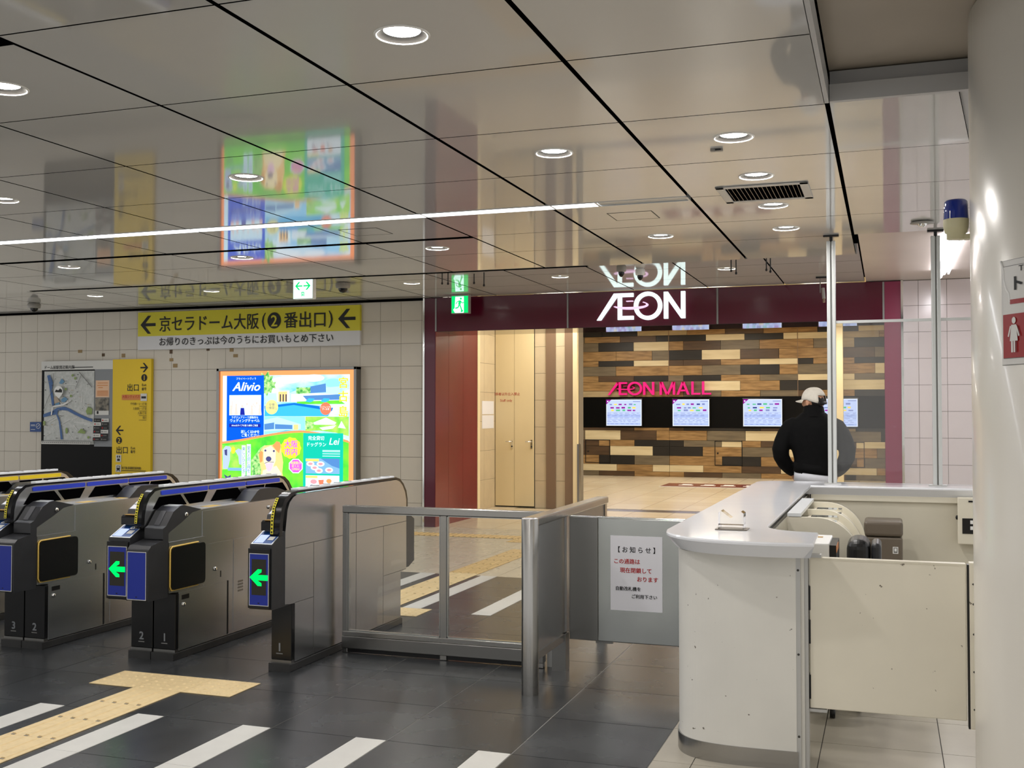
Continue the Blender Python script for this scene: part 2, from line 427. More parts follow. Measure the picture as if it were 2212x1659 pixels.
def panel(x0, x1, y0, y1, z=CZ, par=None, m='ceil'):
    b = MB(); h = [q for q in HOLES if abs(q[2] - z) < .01 and x0 < q[0] < x1 and y0 < q[1] < y1]
    if not h:
        b.box(x0, x1, y0, y1, z, z + 0.03, 'slot'); b.m[0] = b.mi(m)
    else:
        cx, cy, _ = h[0]
        an = sorted(set([2 * PI * k / 32 - PI for k in range(32)] + [math.atan2(yy - cy, xx - cx) for xx in (x0, x1) for yy in (y0, y1)]))
        n = len(an); V = []
        for a in an:
            c, s_ = math.cos(a), math.sin(a)
            t_ = min((x1 - cx) / c if c > 1e-9 else ((x0 - cx) / c if c < -1e-9 else 9e9), (y1 - cy) / s_ if s_ > 1e-9 else ((y0 - cy) / s_ if s_ < -1e-9 else 9e9))
            V.append((cx + c * t_, cy + s_ * t_, z))
        for a in an: V.append((cx + .0905 * math.cos(a), cy + .0905 * math.sin(a), z))
        V += [(v[0], v[1], z + .03) for v in V[:n]]
        F = [(k, n + k, n + (k + 1) % n, (k + 1) % n) for k in range(n)] + []
        b.add(V, F, m); b.add(V, [(k, (k + 1) % n, 2 * n + (k + 1) % n, 2 * n + k) for k in range(n)], 'slot')
    return b.build('ceiling_panel', par or ceil)
rows = [(-4.0, -1.55), (-1.55, 0.25), (0.25, 1.15)] + list(zip(RY, RY[1:]))
for (y0, y1) in rows:
    for i in range(len(XC) - 1):
        x1, x0 = XC[i], XC[i + 1]
        a, b_ = y0 + 0.0045, y1 - 0.0045
        if abs(y0 - 6.59) < .01 and x1 < -1.0: a = 6.69
        if abs(y1 - 6.59) < .01 and x1 < -1.0: b_ = 6.545
        if abs(y0 - 7.52) < .01 and x1 < -2.8: a = 7.60
        if abs(y0 - 2.96) < .01 and x1 < -2.8: a = 3.05
        g = 0.0105 if i in (0, 1, 2) else 0.007
        panel(x0 + g, x1 - g, a, b_)
for k, (y0, y1) in enumerate(((4.77, 5.69), (5.69, 6.59), (6.59, 7.52), (7.52, 8.36))):
    if k == 0:
        b = MB(); b.prism([(-0.222, 4.765), (0.285, 4.765), (0.385, y1 - .003), (-0.222, y1 - .003)], 'z', CZ, CZ + .016, 'ceil'); b.m = [b.m[0], b.m[1]] + [b.mi('slot')] * 4; b.build('ceiling_panel', ceil)
    else: panel(-0.222, 1.0, y0 + .003, y1 - .003)
# ---- recess above the office counter
mb = MB()
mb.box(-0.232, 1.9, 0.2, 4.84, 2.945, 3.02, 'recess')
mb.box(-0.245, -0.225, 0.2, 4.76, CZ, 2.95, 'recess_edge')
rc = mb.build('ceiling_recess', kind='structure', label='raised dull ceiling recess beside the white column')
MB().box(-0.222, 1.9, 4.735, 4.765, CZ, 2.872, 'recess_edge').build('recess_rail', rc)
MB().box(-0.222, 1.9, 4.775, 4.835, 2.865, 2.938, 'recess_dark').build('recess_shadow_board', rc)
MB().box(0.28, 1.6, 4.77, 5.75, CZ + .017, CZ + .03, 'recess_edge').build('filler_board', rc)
# ---- upper ceiling
mb = MB(); mb.box(-16.5, -0.2, 9.40, 13.4, UZ + .09, UZ + .15, 'slot')
upc = mb.build('ceiling_upper', kind='structure', label='higher strip of ceiling in front of the tiled wall')
URY = [9.43, 10.33, 11.24, 12.15, 13.09]
XU = XC + [XC[-1] - 0.8985 * k for k in range(1, 5)]
for y0, y1 in zip(URY, URY[1:]):
    for x1, x0 in zip(XU, XU[1:]):
        panel(x0 + .008, x1 - .008, y0 + .0045, y1 - .0045, UZ, upc)
MB().box(-0.226, 2.6, 8.37, 13.4, UZ, UZ + .1, 'ceil_soft').build('ceiling_office', kind='structure', label='plain soft ceiling over the office side')
MB().box(XC[-1], -0.23, 9.415, 9.425, CZ + .002, UZ + .02, 'ceil').build('trim_1', kind='structure', label='riser where the lower ceiling steps up')
# black slots in the ceiling
MB().box(XC[-1], -2.93, 7.505, 7.60, CZ + .001, CZ + .018, 'slot').build('trim_2', kind='structure', label='long black slot across the lower ceiling')
MB().box(-8.75, -2.53, 9.36, 9.41, CZ - .004, CZ - .0005, 'slot').build('trim_3', kind='structure', label='black line along the far edge of the lower ceiling')
MB().box(XC[-1], -2.93, 2.965, 3.045, CZ + .001, CZ + .018, 'slot').build('trim_4', kind='structure', label='black slot in the ceiling at upper left')

# ---- floors
def tilebox(x0, x1, y0, y1, m, par, z=0.0, g=0.0024, t=0.02):
    b = MB(); b.box(x0 + g, x1 - g, y0 + g, y1 - g, z - t, z, m); return b.build('floor_tile', par)
X0, Y0, T = -1.566, 4.516, 0.6
floor = MB().box(-9.4, -0.966, -4.0, 9.316, -0.06, -0.002, 'grout_dark').build('floor', kind='structure', label='dark slate tile floor of the ticket hall')
rnd = random.Random(3)
for i in range(-1, 11):
    for j in range(-5, 8):
        x1 = X0 - T * i; x0 = x1 - T; y0 = Y0 + T * j
        if j < -3 and i > 6: continue
        tilebox(x0, x1, y0, y0 + T, 'slate_alt' if rnd.random() < 0.25 else 'slate', floor)
for i in range(0, 8):
    xr = X0 - T * i
    for j in (-4, -3, -2, -1, 5, 6, 7):
        if i == 0 and j > 0: continue
        b = MB(); b.box(xr - .152, xr - .002, Y0 + T * j + .001, Y0 + T * (j + 1) - .001, -.001, .0012, 'whitestone'); b.build('white_stripe_tile', floor)
def tactile(x, y, dots, m='tactile', par=floor, zz=0.001):
    b = MB(); b.box(x + .001, x + .299, y + .001, y + .299, zz, zz + .003, m)
    if dots:
        for a in range(5):
            for c in range(5):
                b.lathe([(.013, 0), (.009, .004), (0.0005, .0045)], (x + .03 + .06 * a, y + .03 + .06 * c, zz + .003), m, n=8)
    else:
        for a in range(4):
            xx = x + .0375 + .075 * a
            b.prism([(xx - .014, zz + .003), (xx + .014, zz + .003), (xx + .009, zz + .008), (xx - .009, zz + .008)], 'y', y + .014, y + .286, m)
            b.box(xx - .010, xx + .010, y + .002, y + .010, zz + .003, zz + .0045, 'bead')
    return b.build('tactile_tile', par)
for k in range(3): tactile(-4.165 + .3 * k, 4.925, True)
for k in range(10): tactile(-3.87, 4.625 - .3 * k, False)
for k in range(3): tactile(-4.165 + .3 * k, 7.295, True, 'tactile')
for k in range(6): tactile(-3.87, 7.595 + .3 * k, False, 'tactile')
floor2 = MB().box(-14, 3.0, 9.316, 13.1, -0.06, -0.003, 'grout_dark').build('floor_light', kind='structure', label='pale stone tile floor behind the ticket gates')
for i in range(-4, 11):
    for j in range(8, 15):
        x1 = X0 - T * i; y0 = Y0 + T * j
        tilebox(x1 - T, x1, y0, min(y0 + T, 13.1), 'lightstone', floor2)
for k in range(6): tactile(-3.87, 9.395 + .3 * k, False, 'tactile_far', floor2)
for k in range(10): tactile(-6.25 + .3 * k, 12.11, False, 'tactile_far', floor2)
for k in range(3): tactile(-4.16 + .3 * k, 11.81, True, 'tactile_far', floor2)
floor3 = MB().box(-0.966, 3.0, -4.0, 9.316, -0.06, -0.003, 'seam').build('floor_office', kind='structure', label='beige tile floor around the office counter')
for i in range(-2, 6):
    for j in range(-8, 8):
        x0 = -0.293 + .505 * i; y0 = 5.635 + .5 * j
        x1 = min(x0 + .505, 3.0)
        if x1 < -0.96: continue
        tilebox(max(x0, -0.966), x1, y0, min(y0 + .5, 9.316), 'beigestone', floor3, g=.002)
m = mat('mallfloor', S(214, 196, 160), 0.22)
nt = m.node_tree; br = nt.nodes.new('ShaderNodeTexBrick'); tcn = nt.nodes.new('ShaderNodeTexCoord')
br.offset = 0.0; br.inputs['Scale'].default_value = 1.0; br.inputs['Brick Width'].default_value = 0.6; br.inputs['Row Height'].default_value = 0.6
br.inputs['Mortar Size'].default_value = 0.004; br.inputs['Color1'].default_value = S(212, 200, 176); br.inputs['Color2'].default_value = S(204, 190, 164); br.inputs['Mortar'].default_value = S(158, 140, 112)
nt.links.new(tcn.outputs['Object'], br.inputs['Vector']); nt.links.new(br.outputs['Color'], nt.nodes['Principled BSDF'].inputs['Base Color'])
fm = MB().box(-12, 3.0, 13.1, 26, -0.06, 0.0, 'mallfloor').build('floor_mall', kind='structure', label='warm cream floor inside the mall entrance')
MB().box(-5.5, 0.0, 14.98, 15.06, 0.0, .003, 'steel_dark').build('threshold_strip', fm)
MB().box(-5.5, 0.0, 16.02, 16.32, 0.0, .003, 'steel_bright').build('threshold_plate', fm)
MB().box(-5.5, 0.0, 16.36, 16.40, 0.0, .003, 'steel_dark').build('threshold_strip', fm)

# ---- tiled back wall
def tiledwall(name, x0, x1, label, m, xg):
    wl = MB().box(x0, x1, 13.108, 13.4, 0, 3.1, 'grout').build(name, kind='structure', label=label)
    cache = {}
    x = xg
    while x > x0: x -= .3
    while x < x1:
        a, b_ = max(x, x0), min(x + .3, x1)
        if b_ - a > .02:
            for k in range(10):
                z0, z1 = .3 * k, min(.3 * (k + 1), 2.985)
                key = (round(b_ - a, 3), round(z1 - z0, 3))
                if key not in cache:
                    q = MB(); q.box(.0022, b_ - a - .0022, 13.1, 13.112, .0022, z1 - z0 - .0022, m)
                    o = q.build('wall_tile', wl); cache[key] = o
                else:
                    o = cache[key].copy(); COL.objects.link(o)
                o.location = (a, 0, z0)
        x += .3
    return wl
tiledwall('wall_back', -14.4, -5.735, 'pale square tile wall behind the ticket gates', 'walltile', -6.685)
tiledwall('wall_back_right', 0.172, 2.6, 'pinkish square tile wall beside the mall entrance', 'walltile_pink', 0.335)
MB().box(-5.738, -5.716, 13.03, 13.2, 0, 2.985, 'chrome').build('trim_5', kind='structure', label='chrome strip between pale tiles and maroon entrance')
MB().box(0.148, 0.174, 13.03, 13.2, 0, 2.985, 'chrome').build('trim_6', kind='structure', label='chrome strip right of the maroon entrance')
MB().box(-14.4, -5.735, 13.06, 13.1, 2.96, 2.99, 'slot').build('trim_7', kind='structure', label='shadow gap above the tile wall')

# ---- white round column
CX, CY, CR = 1.018, 4.251, 0.73
mb = MB(); mb.lathe([(CR, 0), (CR, 2.93), (CR - .012, 2.945)], (CX, CY, 0), 'column', n=96)
colm = mb.build('column', kind='structure', label='thick glossy white round column at right edge')
mb = MB(); mb.lathe([(CR + .004, 0), (CR + .004, .06), (CR, .062)], (CX, CY, 0), 'steel_dark', n=96); mb.build('column_base_band', colm)

# ---- maroon mall entrance
ent = MB().box(-5.72, 0.15, 13.07, 13.8, 2.56, 2.985, 'maroon').build('entrance_header', kind='structure', label='dark maroon header band over the mall entrance')
xs = [-5.56, -3.773, -1.914, -0.037]
for a, b_ in zip(xs, xs[1:]): MB().box(a + .012, b_ - .012, 13.045, 13.07, 2.545, 2.975, 'maroon').build('header_panel', ent)
MB().box(-0.025, 0.148, 13.045, 13.07, 2.545, 2.975, 'maroon_post').build('header_panel', ent)
MB().box(-5.716, -5.572, 13.045, 13.07, 2.545, 2.975, 'maroon').build('header_panel', ent)
for a in xs: MB().box(a - .010, a + .010, 13.04, 13.07, 2.545, 2.975, 'steel_dark').build('joint_strip', ent)
MB().box(-5.56, -0.03, 13.05, 13.8, 2.54, 2.556, 'soffitgloss').build('soffit', ent)
MB().box(-5.716, -5.572, 13.045, 13.3, 0, 2.545, 'maroon').build('entrance_jamb_left', kind='structure', label='narrow dark maroon jamb beside the pale tiles')
MB().box(-0.03, 0.148, 13.045, 13.3, 0, 2.545, 'maroon_post').build('entrance_jamb_right', kind='structure', label='purple maroon jamb on the right of the entrance')
ws = MB().box(-5.75, -5.568, 13.3, 14.56, 0, 3.4, 'maroon_side').build('wall_mall_left', kind='structure', label='reddish panelled side wall just inside the entrance')
for a, b_ in ((13.046, 13.48), (13.485, 14.0), (14.005, 14.56)): MB().box(-5.57, -5.56, a, b_, 0, 2.56 if a < 13.4 else 3.4, 'maroon_side').build('side_panel', ws)
MB().box(-5.75, -5.555, 14.56, 14.66, 0, 3.4, 'cream').build('trim_8', kind='structure', label='cream end strip of the reddish side wall')
MB().box(-0.03, 0.148, 13.3, 26, 0, 3.4, 'cream').build('wall_mall_right', kind='structure', label='cream inner wall on the right side of the mall')
MB().box(-12, 0.3, 13.8, 26, 3.4, 3.5, 'cream').build('ceiling_mall', kind='structure', label='cream ceiling inside the mall')
# niche with tiles and staff door
nw = MB().box(-6.1, -5.898, 14.66, 16.25, 0, 3.4, 'grout').build('wall_niche', kind='structure', label='beige tiled return wall beside the staff door')
for k in range(8):
    for j in range(3):
        z0 = .45 * k; y0 = 14.66 + .53 * j
        MB().box(-5.9, -5.89, y0 + .002, y0 + .528, z0 + .002, min(z0 + .448, 3.4), 'walltile_mall').build('wall_tile', nw)
nb = MB().box(-6.1, -4.52, 16.26, 16.5, 0, 3.4, 'grout').build('wall_niche_back', kind='structure', label='beige wall of the staff door inside the mall')
for k in range(8):
    z0 = .42 * k
    MB().box(-5.235, -5.04, 16.245, 16.262, z0 + .002, min(z0 + .418, 3.4), 'walltile_mall').build('wall_tile', nb)
    MB().box(-4.89, -4.735, 16.245, 16.262, z0 + .002, min(z0 + .418, 3.4), 'walltile_mall').build('wall_tile', nb)
MB().box(-5.04, -4.89, 16.20, 16.27, 0, 3.4, 'brownframe').build('brown_mullion', nb)
MB().box(-4.735, -4.60, 16.20, 16.27, 0, 3.4, 'brownframe').build('brown_mullion', nb)
MB().box(-4.60, -4.53, 16.18, 16.30, 0, 3.4, 'cream').build('bright_edge', nb)
MB().box(-4.53, -4.50, 16.17, 16.28, 0, 1.0, 'steel_dark').build('guard_plate', nb)
dr = MB().box(-5.885, -5.245, 16.235, 16.26, 0, 3.4, 'seam').build('door_1', kind='structure', label='cream double staff door inside the mall entrance')
for a, b_, hx in ((-5.88, -5.565, -5.60), (-5.56, -5.245, -5.275)):
    lf = MB().box(a, b_, 16.20, 16.236, .02, 3.4, 'creamdoor').build('door_leaf', dr)
    hb = MB(); hb.box(hx - .014, hx + .014, 16.19, 16.201, .92, 1.06, 'chrome'); hb.tube([(hx, 16.19, 1.03), (hx, 16.15, 1.03), (hx - .09, 16.15, 1.03)], .009, 'chrome', 8); hb.lathe([(.012, 0), (.012, .012), (.001, .013)], (hx, 16.19, .955), 'black', 10, 'y')
    hb.build('door_handle', lf)
pr = wallprint(-5.88, 16.199, 0)
pr.text('関係者以外立入禁止', .18, 1.76, .052, 'print_red', .004); pr.text('Staff only', .18, 1.66, .055, 'print_red', .003)
pr.build('staff_lettering', dr)

# ---- plank wall at the back of the mall
PW = 24.97
pwall = MB().box(-9.0, 0.0, PW + .03, 25.4, 0, 3.45, 'groovewood').build('wall_plank', kind='structure', label='wall of mixed light and dark wood planks in the mall')
PL = [
   (3.273, 3.498, [(-6.376, 'D'), (-5.53, 'D'), (-4.791, 'K'), (-4.364, 'K'), (-3.494, 'O'), (-2.637, 'B'), (-1.46, 'O'), (-1.044, 'D'), (-0.596, 'D'), (-0.059, 'C')]) ,
   (3.131, 3.273, [(-6.805, 'G'), (-5.942, 'O'), (-5.084, 'B'), (-4.791, 'D'), (-3.932, 'D'), (-3.057, 'C'), (-2.2, 'D'), (-1.897, 'C'), (-1.044, 'C'), (-0.166, 'K'), (-0.059, 'O')]) ,
   (2.922, 3.131, [(-6.464, 'G'), (-5.619, 'D'), (-4.791, 'C'), (-4.451, 'O'), (-3.598, 'B'), (-2.725, 'G'), (-1.549, 'O'), (-1.044, 'G'), (-0.683, 'K'), (-0.059, 'D')]) ,
   (2.698, 2.922, [(-6.894, 'D'), (-6.038, 'O'), (-5.182, 'O'), (-4.791, 'G'), (-4.027, 'D'), (-3.154, 'C'), (-2.297, 'B'), (-1.254, 'O'), (-0.26, 'B'), (-0.059, 'G')]) ,
   (2.568, 2.698, [(-6.464, 'O'), (-5.617, 'D'), (-4.791, 'C'), (-4.451, 'B'), (-3.593, 'B'), (-2.725, 'O'), (-1.887, 'C'), (-1.557, 'D'), (-1.044, 'O'), (-0.683, 'O'), (-0.059, 'D')]) ,
   (2.342, 2.568, [(-6.044, 'G'), (-4.791, 'O'), (-4.018, 'O'), (-3.149, 'G'), (-2.29, 'D'), (-1.887, 'O'), (-1.044, 'G'), (-0.257, 'O'), (-0.059, 'C')]) ,
   (2.207, 2.342, [(-6.464, 'O'), (-5.61, 'B'), (-4.796, 'D'), (-4.451, 'G'), (-3.591, 'D'), (-2.72, 'O'), (-1.887, 'G'), (-1.044, 'C'), (-0.683, 'C'), (-0.059, 'G')]) ,
   (1.987, 2.207, [(-6.029, 'O'), (-5.605, 'B'), (-4.791, 'G'), (-3.984, 'G'), (-3.158, 'C'), (-2.282, 'O'), (-1.894, 'D'), (-1.044, 'D'), (-0.059, 'C')]) ,
   (1.847, 1.987, [(-5.61, 'K'), (-4.451, 'O'), (-3.59, 'G'), (-2.715, 'O'), (-1.887, 'G'), (-1.494, 'B'), (-1.044, 'O'), (-0.683, 'O'), (-0.059, 'D')]) ,
   (1.069, 1.137, [(-5.61, 'B'), (-4.784, 'O'), (-4.446, 'B'), (-2.711, 'D'), (-1.36, 'B'), (-0.669, 'K'), (-0.059, 'D')]) ,
   (0.845, 1.069, [(-6.795, 'G'), (-5.935, 'C'), (-5.082, 'B'), (-4.78, 'O'), (-3.915, 'O'), (-3.048, 'G'), (-2.205, 'C'), (-1.36, 'B'), (-0.143, 'G'), (-0.059, 'D')]) ,
   (0.7, 0.845, [(-6.458, 'B'), (-6.193, 'O'), (-5.605, 'O'), (-4.779, 'D'), (-4.451, 'D'), (-3.581, 'G'), (-3.132, 'C'), (-2.706, 'O'), (-1.861, 'B'), (-1.041, 'G'), (-0.661, 'B'), (-0.494, 'C'), (-0.059, 'C')]) ,
   (0.486, 0.7, [(-6.886, 'G'), (-6.187, 'B'), (-5.171, 'C'), (-4.779, 'D'), (-4.013, 'D'), (-3.119, 'O'), (-2.09, 'G'), (-1.683, 'C'), (-1.041, 'D'), (-0.494, 'O'), (-0.229, 'O'), (-0.059, 'G')]) ,
   (0.273, 0.486, [(-6.455, 'O'), (-6.184, 'D'), (-5.605, 'D'), (-4.78, 'G'), (-3.573, 'O'), (-3.119, 'D'), (-2.707, 'D'), (-1.845, 'O'), (-1.041, 'G'), (-0.654, 'B'), (-0.488, 'O'), (-0.059, 'G')]) ,
   (0.117, 0.273, [(-6.884, 'O'), (-6.026, 'C'), (-5.173, 'O'), (-4.78, 'C'), (-4.001, 'C'), (-3.136, 'O'), (-2.274, 'B'), (-1.926, 'C'), (-1.041, 'O'), (-0.238, 'C'), (-0.059, 'O')]) ,
   (0.0, 0.117, [(-6.456, 'G'), (-5.607, 'B'), (-4.784, 'O'), (-4.443, 'O'), (-3.573, 'B'), (-2.706, 'G'), (-1.845, 'O'), (-0.882, 'B'), (-0.672, 'D'), (-0.059, 'G')]) ,
]
BAND = (1.137, 1.847)
for z0, z1, L in PL:
    xa = -7.6
    for xb, k in L:
        b = MB(); d = random.Random(int((xa + 20) * 1000 + z0 * 77)).uniform(0, .008)
        b.box(xa + .0035, xb - .0035, PW - d, PW + .032, z0 + .003, z1 - .003, 'wood_' + k); b.build('plank', pwall)
        xa = xb
# recessed hatch outlines in the plank wall
for a, c, z0, z1 in ((-6.79, -6.19, .30, .845), (-3.74, -3.12, .28, .84), (-0.98, -0.49, .28, .84)):
    b = MB(); t = .014
    for q in ((a, a + t, z0, z1), (c - t, c, z0, z1), (a, c, z0, z0 + t), (a, c, z1 - t, z1)): b.box(q[0], q[1], PW - .013, PW + .01, q[2], q[3], 'black')
    b.lathe([(.02, 0), (.02, .01), (.001, .011)], (a + .07, PW - .008, (z0 + z1) / 2), 'black', 10, 'y')
    b.build('hatch_outline', pwall)
MB().box(-8.0, -0.03, PW - .02, PW + .03, BAND[0] + .002, BAND[1] - .002, 'boardblack').build('black_band', pwall)
for x in (-4.79, -1.89): MB().box(x - .006, x + .006, PW - .011, PW + .02, BAND[1], 3.49, 'brownframe').build('seam_strip', pwall)
pst = MB().box(-1.06, -0.90, 24.2, 24.45, 0, 3.4, 'cream').build('cream_pillar', kind='structure', label='slim cream pillar standing in front of the plank wall')

# ---- lettering shapes of the store sign (height 1)
def aeon(u0=0.0):
    sh = []
    sh.append(('w', [(0, 0), (.15, 0), (.80, .90), (.80, 1.0), (.66, 1.0)]))
    sh.append(('w', [(.805, 0), (.955, 0), (.955, .86), (1.395, .86), (1.395, 1.0), (.66, 1.0), (.70, .86), (.805, .86)]))
    sh.append(('w', [(.955, 0), (1.40, 0), (1.40, .14), (.955, .14)]))
    o, i = arc(1.947, .5, .53, 0, 360, 40), arc(1.947, .5, .38, 0, 360, 40)
    for k in range(40): sh.append(('w', [o[k], o[k + 1], i[k + 1], i[k]]))
    sh.append(('w', [(2.545, 0), (2.695, 0), (2.695, 1.0), (2.545, 1.0)]))
    sh.append(('w', [(2.695, .70), (3.18, 0), (3.18, .29), (2.67, 1.0)][0:1] + [(3.18, 0), (3.18, .26), (2.69, 1.0), (2.695, 1.0)]))
    sh.append(('w', [(3.18, 0), (3.33, 0), (3.33, 1.0), (3.18, 1.0)]))
    for k in range(48):
        a0, a1 = math.radians(-165 + k * 5.6), math.radians(-165 + (k + 1) * 5.6)
        def rp(a):
            th = .028 + .032 * (1 - math.sin(a)) / 1.0
            return (1.29 + .665 * math.cos(a), .545 + .165 * math.sin(a)), (1.29 + (.665 - th * 1.1) * math.cos(a), .545 + (.165 - th) * math.sin(a))
        if 38 < math.degrees(a0) < 78: continue
        o0, i0 = rp(a0); o1, i1 = rp(a1)
        sh.append(('r', [o0, o1, i1, i0]))
    return sh
def mallword():
    sh = []
    def P(*p): sh.append(('w', list(p)))
    x = 3.72; P((x, 0), (x + .15, 0), (x + .15, 1), (x, 1)); P((x + .92, 0), (x + 1.07, 0), (x + 1.07, 1), (x + .92, 1))
    P((x, 1), (x + .45, 0), (x + .60, 0), (x + .20, 1)); P((x + .47, 0), (x + .62, 0), (x + 1.07, 1), (x + .87, 1))
    x = 4.90; P((x, 0), (x + .16, 0), (x + .53, 1), (x + .37, 1)); P((x + .74, 0), (x + .90, 0), (x + .53, 1), (x + .37, 1)); P((x + .22, .26), (x + .68, .26), (x + .63, .39), (x + .27, .39))
    for x in (5.93, 6.66): P((x, 0), (x + .15, 0), (x + .15, 1), (x, 1)); P((x + .15, 0), (x + .62, 0), (x + .62, .13), (x + .15, .13))
    return sh
def letters(name, shapes, x0, z0, sx, sz, y, depth, mw, mr, parent, ring=True):
    b = MB(); r = MB()
    for i, (k, pts) in enumerate(shapes):
        tgt, m = (b, mw) if k == 'w' else (r, mr)
        dy = 0 if k == 'w' else -.006
        tgt.prism([(x0 + u * sx, z0 + v * sz) for u, v in pts], 'y', y + dy, y + depth, m)
    b.build(name, parent)
    rg = [pts for k, pts in shapes if k == 'r']; cut = next((i for i in range(1, len(rg)) if abs(rg[i][0][0] - rg[i - 1][1][0]) > .02), len(rg))
    for part in (rg[:cut], rg[cut:]):
        q = MB()
        for pts in part: q.prism([(x0 + u * sx, z0 + v * sz) for u, v in pts], 'y', y - .006, y + depth, mr)
        if part: q.build('orbit_ring', parent)
t = thing('store_sign', (-2.84, 13.04, 2.62), 'large glowing white store name on the maroon header', 'sign')
letters('letter_row', aeon(), -3.39, 2.625, .3285, .325, 13.005, .04, 'aeon_white', 'aeon_ring', t)
t = thing('wall_lettering', (-5.0, 24.94, 1.9), 'magenta raised store name on the plank wall', 'sign')
letters('letter_row', aeon() + mallword(), -6.22, 1.895, .332, .300, 24.86, .07, 'pink', 'pink', t)

# ---- directory screens on the black band
scr = [(-6.249, -5.410, 'first directory screen from the left under the magenta lettering', 1), (-4.681, -3.844, 'second directory screen from the left, under the end of the magenta word', 2), (-3.081, -2.229, 'third directory screen, between magenta lettering and the man in a cap', 3), (-1.428, -0.624, 'directory screen partly hidden by the man and the cream pillar', 4)]
for x0, x1, lab, k in scr:
    y = 24.86; z0, z1 = 1.178, 1.785
    t = thing('directory_screen', ((x0 + x1) / 2, y, z0), lab, 'screen', 'directory screens on the plank wall')
    MB().box(x0 - .02, x1 + .02, y, 24.945, z0 - .02, z1 + .02, 'blackgloss').build('bezel', t, bevel=.006)
    p = wallprint(x0, y - .0005, z0, .0012); W_, H_ = x1 - x0, z1 - z0; rn = random.Random(k)
    p.rect(0, 0, W_, H_, 'screen_edge'); p.rect(.012, .012, W_ - .012, H_ - .012, 'screen_bg')
    for a, c in ((.02, .06), (.14, .155), (.19, .27), (.30, .31)): p.rect(.02, a, W_ - .02, c, 'screen_band')
    p.poly([(0, H_), (0, H_ - .11), (.12, H_)], 'screen_purple'); p.oval(.035, H_ - .04, .017, .017, 'screen_edge', 8)
    p.rect(W_ - .2, H_ - .05, W_ - .03, H_ - .035, 'screen_text')
    for r_, zz in enumerate((.50, .42, .36)):
        u = .08 + .02 * r_
        while u < W_ - .12:
            wd = rn.uniform(.05, .1); mm = rn.choice(['screen_text', 'screen_text', 'screen_dark', 'screen_purple', 'screen_green', 'screen_yellow'])
            p.rect(u, zz - .02, u + wd, zz + rn.uniform(.005, .02), mm); u += wd + rn.uniform(.03, .07)
    for zz in (.285, .25, .225, .175, .12, .09, .04):
        u = .03
        while u < W_ - .1:
            wd = rn.uniform(.04, .12); p.rect(u, zz, u + wd, zz + .009, 'screen_text'); u += wd + rn.uniform(.03, .08)
    p.build('display', t)

# ---- floor sign in the mall
t = thing('floor_sign', (-3.5, 22.2, 0), 'maroon printed floor sign in front of the plank wall', 'floor sign')
MB().box(-4.36, -2.2, 21.75, 22.75, .0005, .004, 'maroon_side').build('mat', t)
MB().box(-4.36, -2.2, 21.62, 21.75, .0005, .004, 'whitestone').build('white_edge', t)
p = Print(lambda u, v, l: (-4.36 + u, 21.75 + v, .0045 + l * .3))
for u in (.30, .75, 1.15, 1.6):
    p = Print(lambda u, v, l: (-4.36 + u, 21.75 + v, .0045 + l * .3)); p.rect(u, .35, u + .3, .5, 'white'); p.rect(u + .04, .5, u + .24, .74, 'white'); p.build('faded_print', t)
# notices taped on the niche wall
for k, (y0, z0) in enumerate(((15.62, 1.46), (15.62, 1.24))):
    MB().box(-5.889, -5.885, y0, y0 + .52, z0, z0 + .205, 'paper').build('taped_notice', label=('upper' if k == 0 else 'lower') + ' white paper notice taped beside the staff door', cat='notice', group='notices beside the staff door')

# ================================================================ WALL THINGS
# yellow hanging direction sign
SX0, SX1 = -10.23, -6.665
t = thing('direction_sign', ((SX0 + SX1) / 2, 13.09, 2.39), 'wide yellow exit direction sign with two arrows above the lit advert', 'sign')
MB().box(SX0, SX1, 13.05, 13.098, 2.585, 2.93, 'signyellow').build('yellow_board', t)
MB().box(SX0, SX1, 13.05, 13.098, 2.39, 2.585, 'signpale').build('white_board', t)
p = wallprint(SX0, 13.049, 2.39)
for u in (.175, 3.37):
    for q in arrow_pts(u, .36, .26): p.poly(q, 'print_black')
p.text('京セラドーム大阪', 1.19, .275, .235, 'print_black', .012, sx=.88); p.text('(', 2.085, .30, .25, 'print_black', .004)
p.oval(2.255, .365, .105, .112, 'print_black', 28); p.text('2', 2.255, .285, .22, 'signyellow', .012)
p.text('番出口', 2.74, .275, .235, 'print_black', .012, sx=.95); p.text(')', 3.135, .30, .25, 'print_black', .004)
p.text('お帰りのきっぷは今のうちにお買いもとめ下さい', 1.77, .062, .128, 'print_black', .008)
p.build('lettering', t)
# old tape scraps under it
for k, (x, z) in enumerate(((-10.9, 2.31), (-10.55, 2.29), (-11.33, 2.37), (-9.72, 2.33), (-9.72, 2.22), (-9.66, 2.13), (-9.1, 2.36), (-8.72, 2.34), (-8.66, 2.26))):
    MB().box(x, x + .05 + .012 * (k % 3), 13.096, 13.1005, z, z + .045 + .01 * (k % 2), 'tape' if k % 3 else 'tape_dark').build('tape_mark', bpy.data.objects['wall_back'])

